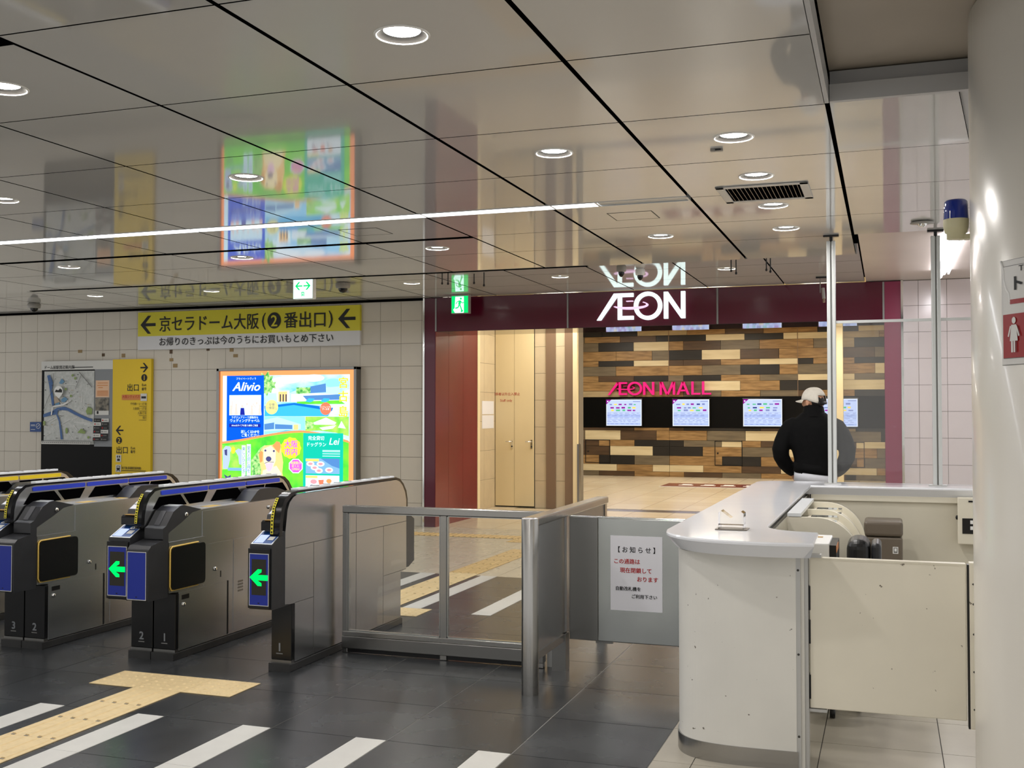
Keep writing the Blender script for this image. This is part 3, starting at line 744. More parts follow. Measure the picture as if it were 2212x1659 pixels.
# information board with the area map
BX0 = -11.957
t = thing('map_board', (-11.3, 13.09, .45), 'black information board with a framed area map on the tile wall', 'notice board')
MB().box(BX0, -10.662, 13.06, 13.098, .35, 2.245, 'boardblack').build('backing', t)
MB().box(BX0, -10.664, 13.048, 13.062, 2.12, 2.25, 'boardwhite').build('title_strip', t)
MB().box(-10.985, -10.662, 13.052, 13.062, .99, 2.12, 'boardgrey').build('side_panel', t)
mp_ = MB().box(-11.897, -10.99, 13.045, 13.06, 1.02, 2.10, 'mapland').build('map_sheet', t)
bq = lambda x, y: ((x - 30) / 741, 2.25 - (y - 60) / 888)
p = wallprint(BX0, 13.0445, 0, .0005)
def Q(*pts): return [bq(*q) for q in pts]
rn = random.Random(5)
for k in range(34):
    x, y = rn.uniform(90, 720), rn.uniform(210, 1090); L = rn.uniform(60, 260); a = rn.choice([.08, 1.65, -.5, .9])
    x2, y2 = x + L * math.cos(a), y + L * math.sin(a)
    if 80 < x2 < 735 and 205 < y2 < 1095: p.line(Q((x, y), (x2, y2)), .007, 'maproad')
p.poly(Q((120, 250), (160, 240), (200, 340), (190, 440), (215, 560), (220, 660), (195, 660), (165, 480), (150, 380)), 'mapwater')
p.poly(Q((75, 760), (200, 715), (260, 675), (360, 660), (440, 690), (540, 745), (680, 805), (735, 820), (735, 860), (620, 820), (500, 765), (400, 712), (330, 705), (275, 715), (265, 760), (200, 770), (75, 800)), 'mapwater')
p.poly(Q((262, 755), (290, 800), (310, 870), (330, 980), (345, 1090), (315, 1090), (300, 960), (285, 850), (250, 765)), 'mapwater')
p.poly(Q((285, 350), (320, 290), (360, 330), (320, 365)), 'mapblue'); p.poly(Q((315, 570), (360, 530), (405, 560), (370, 600), (325, 600)), 'mapblue'); p.rect(*bq(235, 600), *bq(295, 640), 'mapblue')
p.poly(Q((650, 720), (680, 655), (735, 690), (730, 760), (670, 765)), 'mapgreen'); p.poly(Q((540, 1000), (590, 945), (650, 975), (640, 1015)), 'mapgreen'); p.oval(*bq(395, 975), .022, .045, 'mapgreen'); p.rect(*bq(75, 850), *bq(105, 910), 'mapgreen')
for x, y in ((470, 250), (505, 290), (450, 520), (380, 430), (690, 1060)): p.oval(*bq(x, y), .022, .02, 'mapgreen', 8)
p.poly(Q((220, 540), (260, 520), (300, 600), (230, 620)), 'mapbrown')
p.line(Q((560, 210), (640, 300), (735, 410)), .012, 'print_grey'); p.line(Q((510, 430), (560, 310), (590, 240)), .008, 'print_grey'); p.line(Q((80, 710), (130, 580), (190, 450), (215, 380), (210, 220)), .008, 'print_grey')
p.line(Q((190, 770), (205, 660), (350, 635), (450, 580)), .022, 'maproad')
for k in range(46):
    x, y = rn.uniform(85, 715), rn.uniform(215, 1085); p.rect(*bq(x, y), *bq(x + rn.uniform(8, 34), y + rn.uniform(5, 11)), rn.choice(['print_grey', 'print_black', 'print_grey', 'mapbrown']))
p.oval(*bq(300, 455), .08, .075, 'white', 24); p.poly(Q((250, 500), (350, 500), (305, 555)), 'white'); p.poly(Q((250, 470), (265, 435), (300, 445), (320, 420), (348, 440), (348, 475)), 'print_black')
p.rect(*bq(75, 1105), *bq(735, 1112), 'print_grey'); p.rect(*bq(75, 1118), *bq(730, 1152), 'boardwhite')
for k in range(24): p.rect(*bq(85 + 27 * k, 1126), *bq(104 + 27 * k, 1136), 'print_grey')
p.build('map_print', t)
p = wallprint(BX0, 13.047, 0)
p.text('ドーム前駅周辺案内図', .33, 2.138, .056, 'print_black', .02); p.rect(*bq(460, 140), *bq(730, 150), 'print_black')
p.build('title_print', t)
p = wallprint(BX0, 13.0515, 0)
p.rect(*bq(765, 320), *bq(943, 540), 'peach')
for a, c, e in ((790, 925, 350), (785, 925, 380), (800, 860, 410), (785, 930, 455), (785, 930, 472), (785, 930, 490), (785, 930, 508)): p.rect(*bq(a, e), *bq(c, e + 9), 'orangebox')
p.rect(*bq(765, 548), *bq(943, 712), 'photo_dark'); p.rect(*bq(765, 714), *bq(943, 770), 'boardwhite'); p.rect(*bq(785, 718), *bq(810, 755), 'print_black')
for r_ in range(6):
    for c in range(2):
        x = 750 + 101 * c; y = 815 + 49 * r_; dk = (r_ + c) % 3 != 1
        p.rect(*bq(x, y), *bq(x + 97, y + 45), 'print_black' if dk else 'boardwhite')
        p.rect(*bq(x + 10, y + 14), *bq(x + 26, y + 32), 'print_red' if (r_ + c) % 2 else 'print_grey'); p.rect(*bq(x + 34, y + 20), *bq(x + 80, y + 28), 'print_grey')
p.build('advert_print', t)
# yellow exit board
t = thing('exit_board', (-10.33, 13.09, .35), 'tall yellow exit information board beside the area map', 'sign')
MB().box(-10.66, -9.992, 13.045, 13.098, .35, 2.26, 'boardyellow').build('board', t)
p = wallprint(BX0, 13.0445, 0)
for q in arrow_pts(*bq(1398, 163), .135, left=False): p.poly(q, 'print_black')
p.oval(*bq(1400, 292), .052, .052, 'print_black', 24); u, v = bq(1400, 292); p.text('1', u, v - .036, .10, 'boardyellow', .006)
u, v = bq(1258, 455); p.text('出口', u, v, .115, 'print_black', .012, sx=.95); u, v = bq(1400, 400); p.text('Exit', u, v, .052, 'print_black', .004); u, v = bq(1400, 452); p.text('番号', u, v, .048, 'print_black', .01, sx=.9)
p.rect(*bq(1115, 508), *bq(1355, 576), 'orangebox'); u, v = bq(1235, 548); p.text('大阪シティバス', u, v, .046, 'print_red', .01, sx=.95); p.rect(*bq(1358, 495), *bq(1438, 590), 'boardwhite'); p.rect(*bq(1368, 530), *bq(1428, 558), 'print_black')
for s_, y in (('千代崎1・2・3丁目', 640), ('九条南1・2丁目', 700), ('九条1丁目', 758), ('境川', 815)):
    u, v = bq(1438, y); p.text(s_, u, v, .042, 'print_black', .004, align='RIGHT', sx=.8)
    p.rect(u - .13, v - .022, u, v - .017, 'print_black')
p.build('upper_lettering', t)
p = wallprint(BX0, 13.0445, 0)
for q in arrow_pts(*bq(1088, 967), .135): p.poly(q, 'print_black')
p.oval(*bq(1082, 1095), .052, .052, 'print_black', 24); u, v = bq(1082, 1095); p.text('2', u, v - .036, .10, 'boardyellow', .006)
u, v = bq(1124, 1258); p.text('出口', u, v, .115, 'print_black', .012, sx=.95); u, v = bq(1264, 1208); p.text('Exit', u, v, .052, 'print_black', .004); u, v = bq(1264, 1255); p.text('番号', u, v, .048, 'print_black', .01, sx=.9)
p.rect(*bq(1045, 1280), *bq(1115, 1372), 'boardwhite'); p.rect(*bq(1063, 1330), *bq(1098, 1360), 'print_black'); p.rect(*bq(1060, 1292), *bq(1074, 1318), 'print_black'); p.rect(*bq(1086, 1292), *bq(1100, 1318), 'print_black')
p.rect(*bq(1045, 1408), *bq(1115, 1500), 'boardwhite'); p.rect(*bq(1058, 1422), *bq(1102, 1470), 'print_black'); p.rect(*bq(1064, 1430), *bq(1096, 1446), 'boardwhite'); p.poly(Q((1054, 1492), (1066, 1470), (1094, 1470), (1106, 1492), (1096, 1492), (1088, 1480), (1072, 1480), (1064, 1492)), 'print_black')
u, v = bq(1125, 1463); p.text('地下鉄(長堀鶴見緑地線)', u, v, .044, 'print_black', .012, align='LEFT', sx=.72); p.rect(*bq(1125, 1478), *bq(1435, 1486), 'print_black')
u, v = bq(1040, 1548); p.text('京セラドーム大阪', u, v, .038, 'print_black', .008, align='LEFT', sx=.7); p.rect(*bq(1040, 1560), *bq(1165, 1565), 'print_black'); u, v = bq(1040, 1600); p.text('イオンモール大阪ドームシティ', u, v, .036, 'print_black', .004, align='LEFT', sx=.6)
p.build('lower_lettering', t)
# small blue notice left of the map
t = thing('blue_notice', (-12.07, 13.09, 1.2), 'small blue notice plate left of the area map', 'notice')
MB().box(-12.18, -11.968, 13.07, 13.098, 1.2, 1.345, 'navy').build('plate', t)
p = wallprint(-12.18, 13.0695, 1.2)
for zz in (.10, .085, .03): p.rect(.02, zz, .10, zz + .007, 'signpale')
for q in range(16):
    a0, a1 = 2 * PI * q / 16, 2 * PI * (q + 1) / 16
    p.P([(.155 + .04 * math.cos(a0), .085 + .04 * math.sin(a0)), (.155 + .04 * math.cos(a1), .085 + .04 * math.sin(a1)), (.155 + .033 * math.cos(a1), .085 + .033 * math.sin(a1)), (.155 + .033 * math.cos(a0), .085 + .033 * math.sin(a0))], 'signpale', .001)
p.line([(.135, .07), (.175, .1)], .008, 'signpale')
p.build('print', t)

# ---- lit advertisement box
AX0, AX1, AZ0, AZ1 = -8.84, -6.67, .35, 2.10
t = thing('advert_lightbox', ((AX0 + AX1) / 2, 13.09, AZ0), 'bright backlit holiday villa and dog park advert in a dark steel frame', 'lightbox')
b = MB(); f = .04
for q in ((AX0, AX0 + f, AZ0, AZ1), (AX1 - f, AX1, AZ0, AZ1), (AX0, AX1, AZ0, AZ0 + f), (AX0, AX1, AZ1 - f, AZ1)): b.box(q[0], q[1], 12.96, 13.098, q[2], q[3], 'steel_dark')
b.build('frame', t, bevel=.004)
MB().box(AX0 + f, AX1 - f, 13.0, 13.09, AZ0 + f, AZ1 - f, 'ad_orange').build('lit_panel', t)
p = wallprint(AX0, 12.9995, 0, .00035)
aq = lambda x, y: ((x - 155) * .001288, 2.10 - (y - 60) / 883)
def A(*pts): return [aq(*q) for q in pts]
curve = [(225, 970)] + [(225 + (1750 - 225) * i / 14, 970 - 150 * math.sin(PI * min(1, i / 14 * .92)) ** 1.0 * (0.35 + .65 * min(1, i / 9)) + (0 if i < 11 else (i - 11) * 4)) for i in range(1, 15)]
p.poly(A((225, 150), (1750, 150), *curve[::-1]), 'ad_skymix')
# upper photographs: villas, pool, palms
p.oval(*aq(1000, 210), .22, .05, 'ad_cloud'); p.oval(*aq(1330, 190), .16, .05, 'ad_cloud'); p.oval(*aq(1560, 250), .14, .06, 'ad_sky')
p.poly(A((740, 370), (1000, 380), (1130, 330), (1640, 290), (1640, 480), (740, 480)), 'ad_wall')
p.poly(A((1290, 290), (1470, 255), (1475, 360), (1290, 370)), 'ad_shade'); p.poly(A((1120, 300), (1290, 300), (1290, 370), (1120, 380)), 'ad_palm')
p.poly(A((880, 340), (1040, 335), (1040, 470), (890, 470)), 'ad_white'); p.poly(A((905, 350), (1012, 345), (1012, 470), (905, 470)), 'ad_door')
for x in (930, 965, 1000): p.rect(*aq(x - 7, 380), *aq(x + 7, 470), 'ad_dark')
p.poly(A((1060, 380), (1350, 370), (1640, 390), (1640, 470), (1060, 470)), 'ad_plate'); p.poly(A((1200, 400), (1640, 385), (1640, 450), (1250, 455)), 'ad_shade')
p.poly(A((1130, 470), (1640, 455), (1700, 500), (1130, 500)), 'ad_grass')
for x in (1290, 1470): p.poly(A((x - 60, 470), (x - 20, 430), (x + 50, 435), (x + 40, 460), (x, 480)), 'ad_pool')
p.poly(A((740, 520), (1100, 485), (1560, 545), (1500, 645), (740, 645)), 'ad_pool'); p.poly(A((740, 520), (1100, 485), (1560, 545), (1545, 585), (1095, 510), (740, 555)), 'ad_pooldk')
for x, y, r_ in ((760, 200, .11), (800, 270, .10), (755, 330, .08)): p.poly([(aq(x, y)[0] + r_ * (1 + .45 * (k % 2)) * math.cos(2 * PI * k / 14) * .8, aq(x, y)[1] + r_ * (.5 + .6 * (k % 2)) * math.sin(2 * PI * k / 14)) for k in range(14)], 'ad_palm')
p.poly(A((740, 650), (1230, 650), (1230, 830), (740, 925)), 'ad_sky'); p.poly(A((740, 690), (900, 655), (1180, 740), (1180, 800), (740, 830)), 'ad_wall'); p.poly(A((740, 740), (860, 720), (860, 800), (740, 810)), 'ad_shade'); p.poly(A((870, 740), (1080, 750), (1080, 800), (870, 800)), 'ad_shade'); p.poly(A((1095, 745), (1150, 745), (1150, 810), (1095, 810)), 'ad_door'); p.poly(A((860, 850), (1000, 815), (1160, 822), (900, 880)), 'ad_pool')
p.poly(A((1235, 650), (1745, 650), (1745, 880), (1600, 840), (1400, 815), (1235, 825)), 'ad_grasslt'); p.poly(A((1330, 720), (1480, 660), (1600, 720), (1580, 745), (1340, 745)), 'ad_white'); p.poly(A((1400, 780), (1600, 750), (1560, 790), (1440, 810)), 'ad_white'); p.poly(A((1620, 780), (1660, 700), (1710, 790)), 'ad_white'); p.poly(A((1235, 700), (1330, 720), (1330, 790), (1235, 800)), 'ad_palm')
p.oval(*aq(830, 535), .10, .10, 'ad_gold', 26); u, v = aq(830, 520); p.text('全棟\n一棟貸し', u, v, .045, 'ad_ink')
p.oval(*aq(1475, 555), .085, .085, 'ad_red', 26); u, v = aq(1475, 545); p.text('インフィニティ\nプール付', u, v, .028, 'ad_white', .01)
for ch, y in (('宮', 300), ('古', 460), ('島', 640)): u, v = aq(1680, y); p.text(ch, u, v, .155, 'ad_lime', .03)
# blue column
p.rect(*aq(275, 150), *aq(735, 950), 'ad_blue'); p.rect(*aq(225, 150), *aq(275, 965), 'ad_skylt')
u, v = aq(515, 200); p.text('プライベートヴィラ', u, v, .036, 'ad_white'); u, v = aq(515, 335); p.text('Alivio', u, v, .17, 'ad_white', .02, .3, sx=1.1)
p.rect(*aq(308, 388), *aq(702, 635), 'ad_skylt'); p.line(A((430, 560), (430, 470), (470, 440), (505, 470), (505, 560)), .01, 'ad_white')
for x, mm, h in ((330, 'ad_skin', 90), (395, 'ad_skin', 110), (530, 'ad_white', 120), (590, 'ad_skin', 90), (650, 'ad_white', 130), (690, 'ad_skin', 100)): p.poly(A((x - 22, 632), (x - 12, 632 - h), (x + 10, 632 - h), (x + 22, 632)), mm); p.oval(*aq(x, 632 - h - 14), .018, .019, 'ad_skin', 10)
p.poly(A((445, 632), (452, 545), (495, 545), (505, 632)), 'ad_navy'); p.oval(*aq(472, 525), .02, .022, 'ad_skin', 10); p.line(A((350, 560), (345, 460)), .014, 'ad_skin'); p.line(A((640, 540), (600, 490)), .014, 'ad_skin')
u, v = aq(505, 672); p.text('ラグジュアリーで感動的な', u, v, .036, 'ad_white', .008); u, v = aq(505, 715); p.text('ウェディングチャペル', u, v, .048, 'ad_white', .012)
p.rect(*aq(312, 738), *aq(700, 780), 'ad_navy'); u, v = aq(505, 768); p.text('Alivioはタイプの違う3棟をご用意', u, v, .03, 'ad_white', .012, sx=.95)
u, v = aq(575, 850); p.text('詳しくはHPを\nご覧ください', u, v, .048, 'ad_white', .012)
# dividing orange wave and the lower meadow
low = A(*curve)
p.poly(A((225, 1650), (1750, 1650)) + low[::-1], 'ad_grass')
p.poly(A((225, 1000), (580, 985), (580, 1300), (225, 1300)), 'ad_grasslt'); p.poly(A((590, 1180), (700, 1030), (760, 990), (760, 1400), (600, 1400)), 'ad_palm')
p.line(low, .03, 'ad_orange')
p.poly(A((232, 1060), (270, 1010), (320, 1015), (350, 1050), (325, 1090), (325, 1180), (300, 1290), (240, 1290)), 'ad_greydog'); p.poly(A((255, 1060), (290, 1050), (290, 1130), (262, 1120)), 'ad_ink'); p.oval(*aq(365, 1060), .035, .05, 'ad_lime'); p.poly(A((390, 1070), (430, 1040), (480, 1060), (480, 1240), (440, 1230), (430, 1130)), 'ad_greydog')
p.poly(A((250, 1355), (300, 1385), (340, 1360), (335, 1410), (280, 1415)), 'ad_ink'); p.rect(*aq(300, 1275), *aq(560, 1310), 'ad_table')
p.rect(*aq(472, 1000), *aq(522, 1450), 'ad_skylt'); p.rect(*aq(535, 985), *aq(585, 1450), 'ad_skylt')
u, v = aq(497, 1060); p.text('楽\nし\nい\nひ\nと\nと\nき', u, v, .055, 'ad_ink', line=.95); u, v = aq(560, 1050); p.text('愛\n犬\nと\n同\nじ\n時\nを', u, v, .055, 'ad_ink', line=.95)
# the retriever
p.poly(A((700, 1450), (715, 1300), (680, 1110), (720, 1040), (760, 1000), (850, 990), (930, 950), (950, 985), (960, 1080), (980, 1200), (970, 1320), (995, 1450)), 'ad_dog')
p.poly(A((850, 1000), (900, 945), (940, 960), (950, 1010), (930, 1090), (900, 1060)), 'ad_dogdk'); p.poly(A((685, 1110), (705, 1060), (735, 1080), (730, 1190), (700, 1210)), 'ad_dogdk')
p.poly(A((740, 1040), (830, 1000), (890, 1060), (890, 1180), (860, 1260), (790, 1280), (745, 1200)), 'ad_doglt'); p.poly(A((735, 1300), (900, 1240), (960, 1330), (950, 1450), (720, 1450)), 'ad_doglt')
p.oval(*aq(765, 1060), .017, .016, 'ad_ink', 12); p.oval(*aq(868, 1065), .017, .016, 'ad_ink', 12); p.oval(*aq(805, 1160), .045, .036, 'ad_ink', 14); p.poly(A((765, 1215), (860, 1205), (850, 1270), (830, 1305), (795, 1312), (775, 1270)), 'ad_tongue'); p.line(A((755, 1215), (805, 1195), (870, 1200)), .008, 'ad_ink')
n_ = 22; u, v = aq(1075, 1025); p.poly([(u + .16 * (1 - .08 * (k % 2)) * math.cos(2 * PI * k / n_), v + .15 * (1 - .08 * (k % 2)) * math.sin(2 * PI * k / n_)) for k in range(n_)], 'ad_lime'); u, v = aq(1075, 1012); p.text('大阪\n市内', u, v, .105, 'ad_pink', .025)
u, v = aq(1133, 1240); p.poly([(u + .115 * math.cos(2 * PI * (k + .5) / 8), v + .105 * math.sin(2 * PI * (k + .5) / 8)) for k in range(8)], 'ad_white'); p.poly([(u + .10 * math.cos(2 * PI * (k + .5) / 8), v + .092 * math.sin(2 * PI * (k + .5) / 8)) for k in range(8)], 'ad_pink'); p.text('海遊館の\n近くに\nOPEN!', u, v + .028, .042, 'ad_yel', .015)
# teal dog-run column
p.rect(*aq(1222, 845), *aq(1690, 1650), 'ad_teal'); u, v = aq(1375, 925); p.text('完全貸切', u, v, .062, 'ad_white', .01); u, v = aq(1375, 1000); p.text('ドッグラン', u, v, .062, 'ad_white', .01); u, v = aq(1580, 980); p.text('Lei', u, v, .13, 'ad_white', .01, .25)
for yy in (1045, 1060, 1085, 1112): p.rect(*aq(1450, yy), *aq(1655, yy + 8), 'ad_skylt')
p.rect(*aq(1255, 1145), *aq(1650, 1325), 'ad_table'); p.poly(A((1430, 1145), (1650, 1145), (1650, 1260), (1560, 1230)), 'ad_shade')
for x, y in ((1310, 1210), (1360, 1255), (1410, 1290), (1430, 1210), (1530, 1280)): p.oval(*aq(x, y), .06, .035, 'ad_plate', 14); p.oval(*aq(x, y), .035, .018, 'ad_meat', 10)
p.rect(*aq(1255, 1150), *aq(1410, 1180), 'ad_yel'); p.rect(*aq(1255, 1345), *aq(1650, 1560), 'ad_plate'); p.rect(*aq(1255, 1350), *aq(1395, 1378), 'ad_yel'); p.poly(A((1405, 1400), (1470, 1395), (1460, 1470), (1420, 1470)), 'ad_red'); p.oval(*aq(1350, 1420), .05, .03, 'ad_meat'); p.oval(*aq(1530, 1410), .04, .03, 'ad_dogdk'); p.oval(*aq(1330, 1470), .03, .014, 'ad_ink'); p.oval(*aq(1500, 1470), .02, .014, 'ad_ink')
p.build('poster_print', t)

# ================================================================ CEILING THINGS
def downlight(x, y, z, label, group='recessed round downlights'):
    t = thing('downlight', (x, y, z), label, 'downlight', group)
    MB().lathe([(.0885, .002), (.0885, -.003), (.092, -.005), (.098, -.003), (.099, -.0002)], (x, y, z), 'lamprim', 32).build('rim', t)
    MB().lathe([(.089, -.002), (.085, .005), (.076, .011), (.066, .0145), (.060, .016)], (x, y, z), 'lampcup', 32).build('reflector', t)
    b = MB(); n = 28
    b.add([(x + .064 * math.cos(2 * PI * k / n), y + .064 * math.sin(2 * PI * k / n), z + .0142) for k in range(n)], [tuple(range(n))[::-1]], 'lamp_lit'); b.build('lamp', t)
    return t
for x, y, z, lab in DL: downlight(x, y, z, lab)
for x, y, z in HIDDEN_DL: downlight(x, y, z, 'round ceiling downlight outside the view, nearer than the picture shows')

# ---- long white linear light
t = thing('linear_light', (-4.0, 6.62, CZ), 'long glowing white light line running across the ceiling', 'light')
b = MB(); b.box(-9.2, -1.14, 6.548, 6.56, CZ - .003, CZ + .06, 'alu'); b.box(-9.2, -1.14, 6.676, 6.688, CZ - .003, CZ + .06, 'alu'); b.box(-9.2, -1.14, 6.55, 6.686, CZ + .05, CZ + .06, 'alu_matt'); b.box(-1.152, -1.14, 6.55, 6.686, CZ - .003, CZ + .06, 'alu')
b.build('channel', t)
x = -9.2
while x < -1.8:
    x1 = min(x + .8985, -1.72)
    MB().box(x + .004, x1 - .004, 6.568, 6.668, CZ + .002, CZ + .012, 'tube_lit').build('light_tube', t)
    MB().box(x1 - .006, x1 + .006, 6.56, 6.676, CZ - .002, CZ + .002, 'alu').build('joint_clip', t)
    x = x1
MB().box(-1.715, -1.155, 6.562, 6.674, CZ + .004, CZ + .014, 'alu_matt').build('end_blank', t)
lamp('linear_glow', 'AREA', (-1.5, 0, -.012), 36, COOL, 7.4, .09, parent=t)

# ---- air vent
vx0, vx1, vy0, vy1 = -.942, -.417, 6.335, 6.832
t = thing('air_vent', ((vx0 + vx1) / 2, (vy0 + vy1) / 2, CZ), 'square ceiling air vent with dark slats between two downlights', 'vent')
b = MB(); f = .05
for q in ((vx0, vx0 + f, vy0, vy1), (vx1 - f, vx1, vy0, vy1), (vx0, vx1, vy0, vy0 + f), (vx0, vx1, vy1 - f, vy1)): b.box(q[0], q[1], q[2], q[3], CZ - .007, CZ - .0005, 'alu_matt')
b.build('frame', t, bevel=.003)
MB().box(vx0 + f, vx1 - f, vy0 + f, vy1 - f, CZ - .002, CZ - .0005, 'slot').build('duct', t)
for k in range(17):
    x = vx0 + f + .012 + k * .0248
    MB().box(x, x + .0022, vy0 + f, vy1 - f, CZ - .005, CZ - .0022, 'steel_dark').build('slat', t)

# ---- ceiling hatches (outlines)
for k, (x0, x1, y0, y1, lab) in enumerate(((-3.72, -3.42, 6.94, 7.22, 'thin square hatch outline in the ceiling beyond the light line, at left'), (-1.74, -1.44, 6.94, 7.22, 'thin square hatch outline in the ceiling near the right end of the light line'))):
    b = MB(); g = .006
    for q in ((x0, x0 + g, y0, y1), (x1 - g, x1, y0, y1), (x0, x1, y0, y0 + g), (x0, x1, y1 - g, y1)): b.box(q[0], q[1], q[2], q[3], CZ - .0015, CZ + .001, 'seam')
    b.box(x0 + g, x1 - g, y0 + g, y1 - g, CZ - .001, CZ + .001, 'ceil')
    b.build('ceiling_hatch', label=lab, cat='hatch', group='ceiling hatches')

# ---- dome cameras
def dome(x, y, z, lab, r=.06, drop=0.0, body='cambody'):
    t = thing('dome_camera', (x, y, z), lab, 'camera', 'dome cameras on the ceiling')
    MB().lathe([(r * .75, -.0005), (r, -.012), (r, -.05), (r * .92, -.068), (r * .62, -.072)], (x, y, z), body, 24).build('housing', t)
    MB().lathe([(r * .62, -.07), (r * .60, -.09), (r * .42, -.112), (r * .2, -.122), (.001, -.125)], (x, y, z), 'camdark', 24).build('dome', t)
dome(-5.93, 11.18, UZ, 'grey dome camera right of the green two-way arrow sign', .085)
dome(-11.07, 11.93, UZ, 'grey dome camera at far left above the map board', .085)
dome(-2.55, 10.78, UZ, 'small dark dome camera in the reflection of the store name', .05)
dome(-2.43, 11.12, UZ, 'small white dome sensor beside the dark dome over the store name', .05, body='white')
t = thing('smoke_detector', (0.234, 7.94, CZ), 'flat white ceiling detector near the blue beacon', 'detector')
MB().lathe([(.02, -.0005), (.075, -.006), (.08, -.012), (.03, -.018)], (.234, 7.94, CZ), 'cambody', 28).build('plate', t)
MB().lathe([(.032, -.017), (.026, -.03), (.012, -.038), (.001, -.04)], (.234, 7.94, CZ), 'chrome', 20).build('sensor', t)
t = thing('ceiling_clip', (-.794, 5.41, CZ), 'tiny grey clip on the ceiling below the nearest downlight of the vent row', 'clip')
MB().box(-.824, -.764, 5.40, 5.425, CZ - .012, CZ - .0005, 'cambody').build('clip', t); MB().box(-.80, -.772, 5.396, 5.40, CZ - .010, CZ - .003, 'black').build('slot', t)
# ---- hanging rods
rod = [(-4.527, 10.79, .10), (-4.38, 10.6, .13), (-4.22, 10.95, .09), (-4.076, 10.87, .13), (-1.44, 10.74, .10), (-1.39, 10.72, .13), (-1.10, 10.72, .11), (-1.06, 10.70, .13)]
rl = ['first', 'second', 'third', 'fourth']
for k, (x, y, L) in enumerate(rod):
    t = thing('hanging_rod', (x, y, UZ), '%s short black ceiling rod from the left, %s' % (rl[k % 4], 'by the running man sign' if k < 4 else 'right of the store name'), 'rod', 'short black ceiling rods')
    MB().tube([(x, y, UZ - .0005), (x, y, UZ - L)], .006, 'black', 8).build('stem', t)
    MB().lathe([(.006, 0), (.011, -.008), (.011, -.022), (.002, -.028)], (x, y, UZ - L + .003), 'black', 10).build('tip', t)
t = thing('hanging_sensor', (-.663, 12.43, UZ), 'small bracketed device hanging before the maroon header, left of the glass post', 'sensor')
b = MB(); b.box(-.74, -.59, 12.42, 12.44, UZ - .02, UZ - .0005, 'black'); b.box(-.70, -.69, 12.425, 12.435, UZ - .18, UZ - .02, 'steel_dark'); b.build('bracket', t)
MB().tube([(-.665, 12.42, UZ - .13), (-.655, 12.40, UZ - .25)], .018, 'cambody', 12).build('body', t)
MB().tube([(-.655, 12.40, UZ - .25), (-.653, 12.395, UZ - .29)], .013, 'brownframe', 12).build('lens', t)

# ---- exit signs
ex0, ex1, ez0, ez1, ey = -6.243, -5.991, 2.746, 2.986, 10.6
t = thing('exit_arrow_sign', (-6.117, ey, ez0), 'white lit sign with green two-way arrow beneath the ceiling step', 'sign')
MB().box(ex0, ex1, ey, ey + .07, ez0, ez1, 'white').build('case', t, bevel=.004)
p = wallprint(ex0, ey - .0005, ez0); p.rect(.006, .006, .246, .234, 'exit_white')
for lf, u in ((True, .074), (False, .178)):
    for q in arrow_pts(u, .145, .09, lf, .16): p.poly(q, 'exit_green')
p.rect(.108, .030, .144, .078, 'exit_green'); p.rect(.116, .030, .136, .068, 'exit_white'); p.rect(.120, .033, .132, .060, 'exit_green')
p.build('lit_face', t)
t = thing('running_man_sign', (-5.11, 12.78, 2.74), 'green lit running man exit sign at the left of the maroon header', 'sign')
MB().box(-5.235, -4.99, 12.77, 12.84, 2.742, 2.985, 'cambody').build('case', t, bevel=.004)
p = wallprint(-5.235, 12.7695, 2.742); p.rect(.008, .008, .232, .222, 'exit_green'); p.poly([(.055, .008), (.175, .008), (.175, .215), (.06, .215), (.05, .07), (.03, .05)], 'exit_white')
p.oval(.135, .188, .014, .014, 'exit_green', 14)
for pts, wd in (([(.125, .165), (.115, .115)], .034), ([(.118, .16), (.085, .15), (.07, .12)], .011), ([(.13, .16), (.155, .13), (.175, .14)], .011), ([(.115, .115), (.098, .075), (.06, .068)], .016), ([(.12, .112), (.135, .08), (.15, .035)], .016)): p.line(pts, wd, 'exit_green')
p.poly([(.13, .03), (.16, .045), (.17, .03), (.145, .012)], 'exit_green')
p.build('lit_face', t)

# ---- fluorescent fixture over the office side
t = thing('fluorescent_light', (.55, 11.0, UZ), 'bright fluorescent ceiling lamp beyond the blue beacon', 'light')
b = MB(); b.prism([(.47, UZ - .0005), (.61, UZ - .0005), (.58, UZ - .06), (.50, UZ - .06)], 'y', 9.75, 12.25, 'white'); b.build('housing', t)
MB().tube([(.53, 9.78, UZ - .075), (.53, 12.22, UZ - .075)], .02, 'tube_office', 12).build('tube', t)
MB().box(.46, .475, 9.75, 12.25, UZ - .05, UZ - .001, 'tube_office').build('side_diffuser', t); MB().box(.605, .62, 9.75, 12.25, UZ - .05, UZ - .001, 'tube_office').build('side_diffuser', t)
lamp('fluorescent_glow', 'AREA', (0, 0, -.12), 26, (1, .96, 1), .12, 2.4, parent=t)
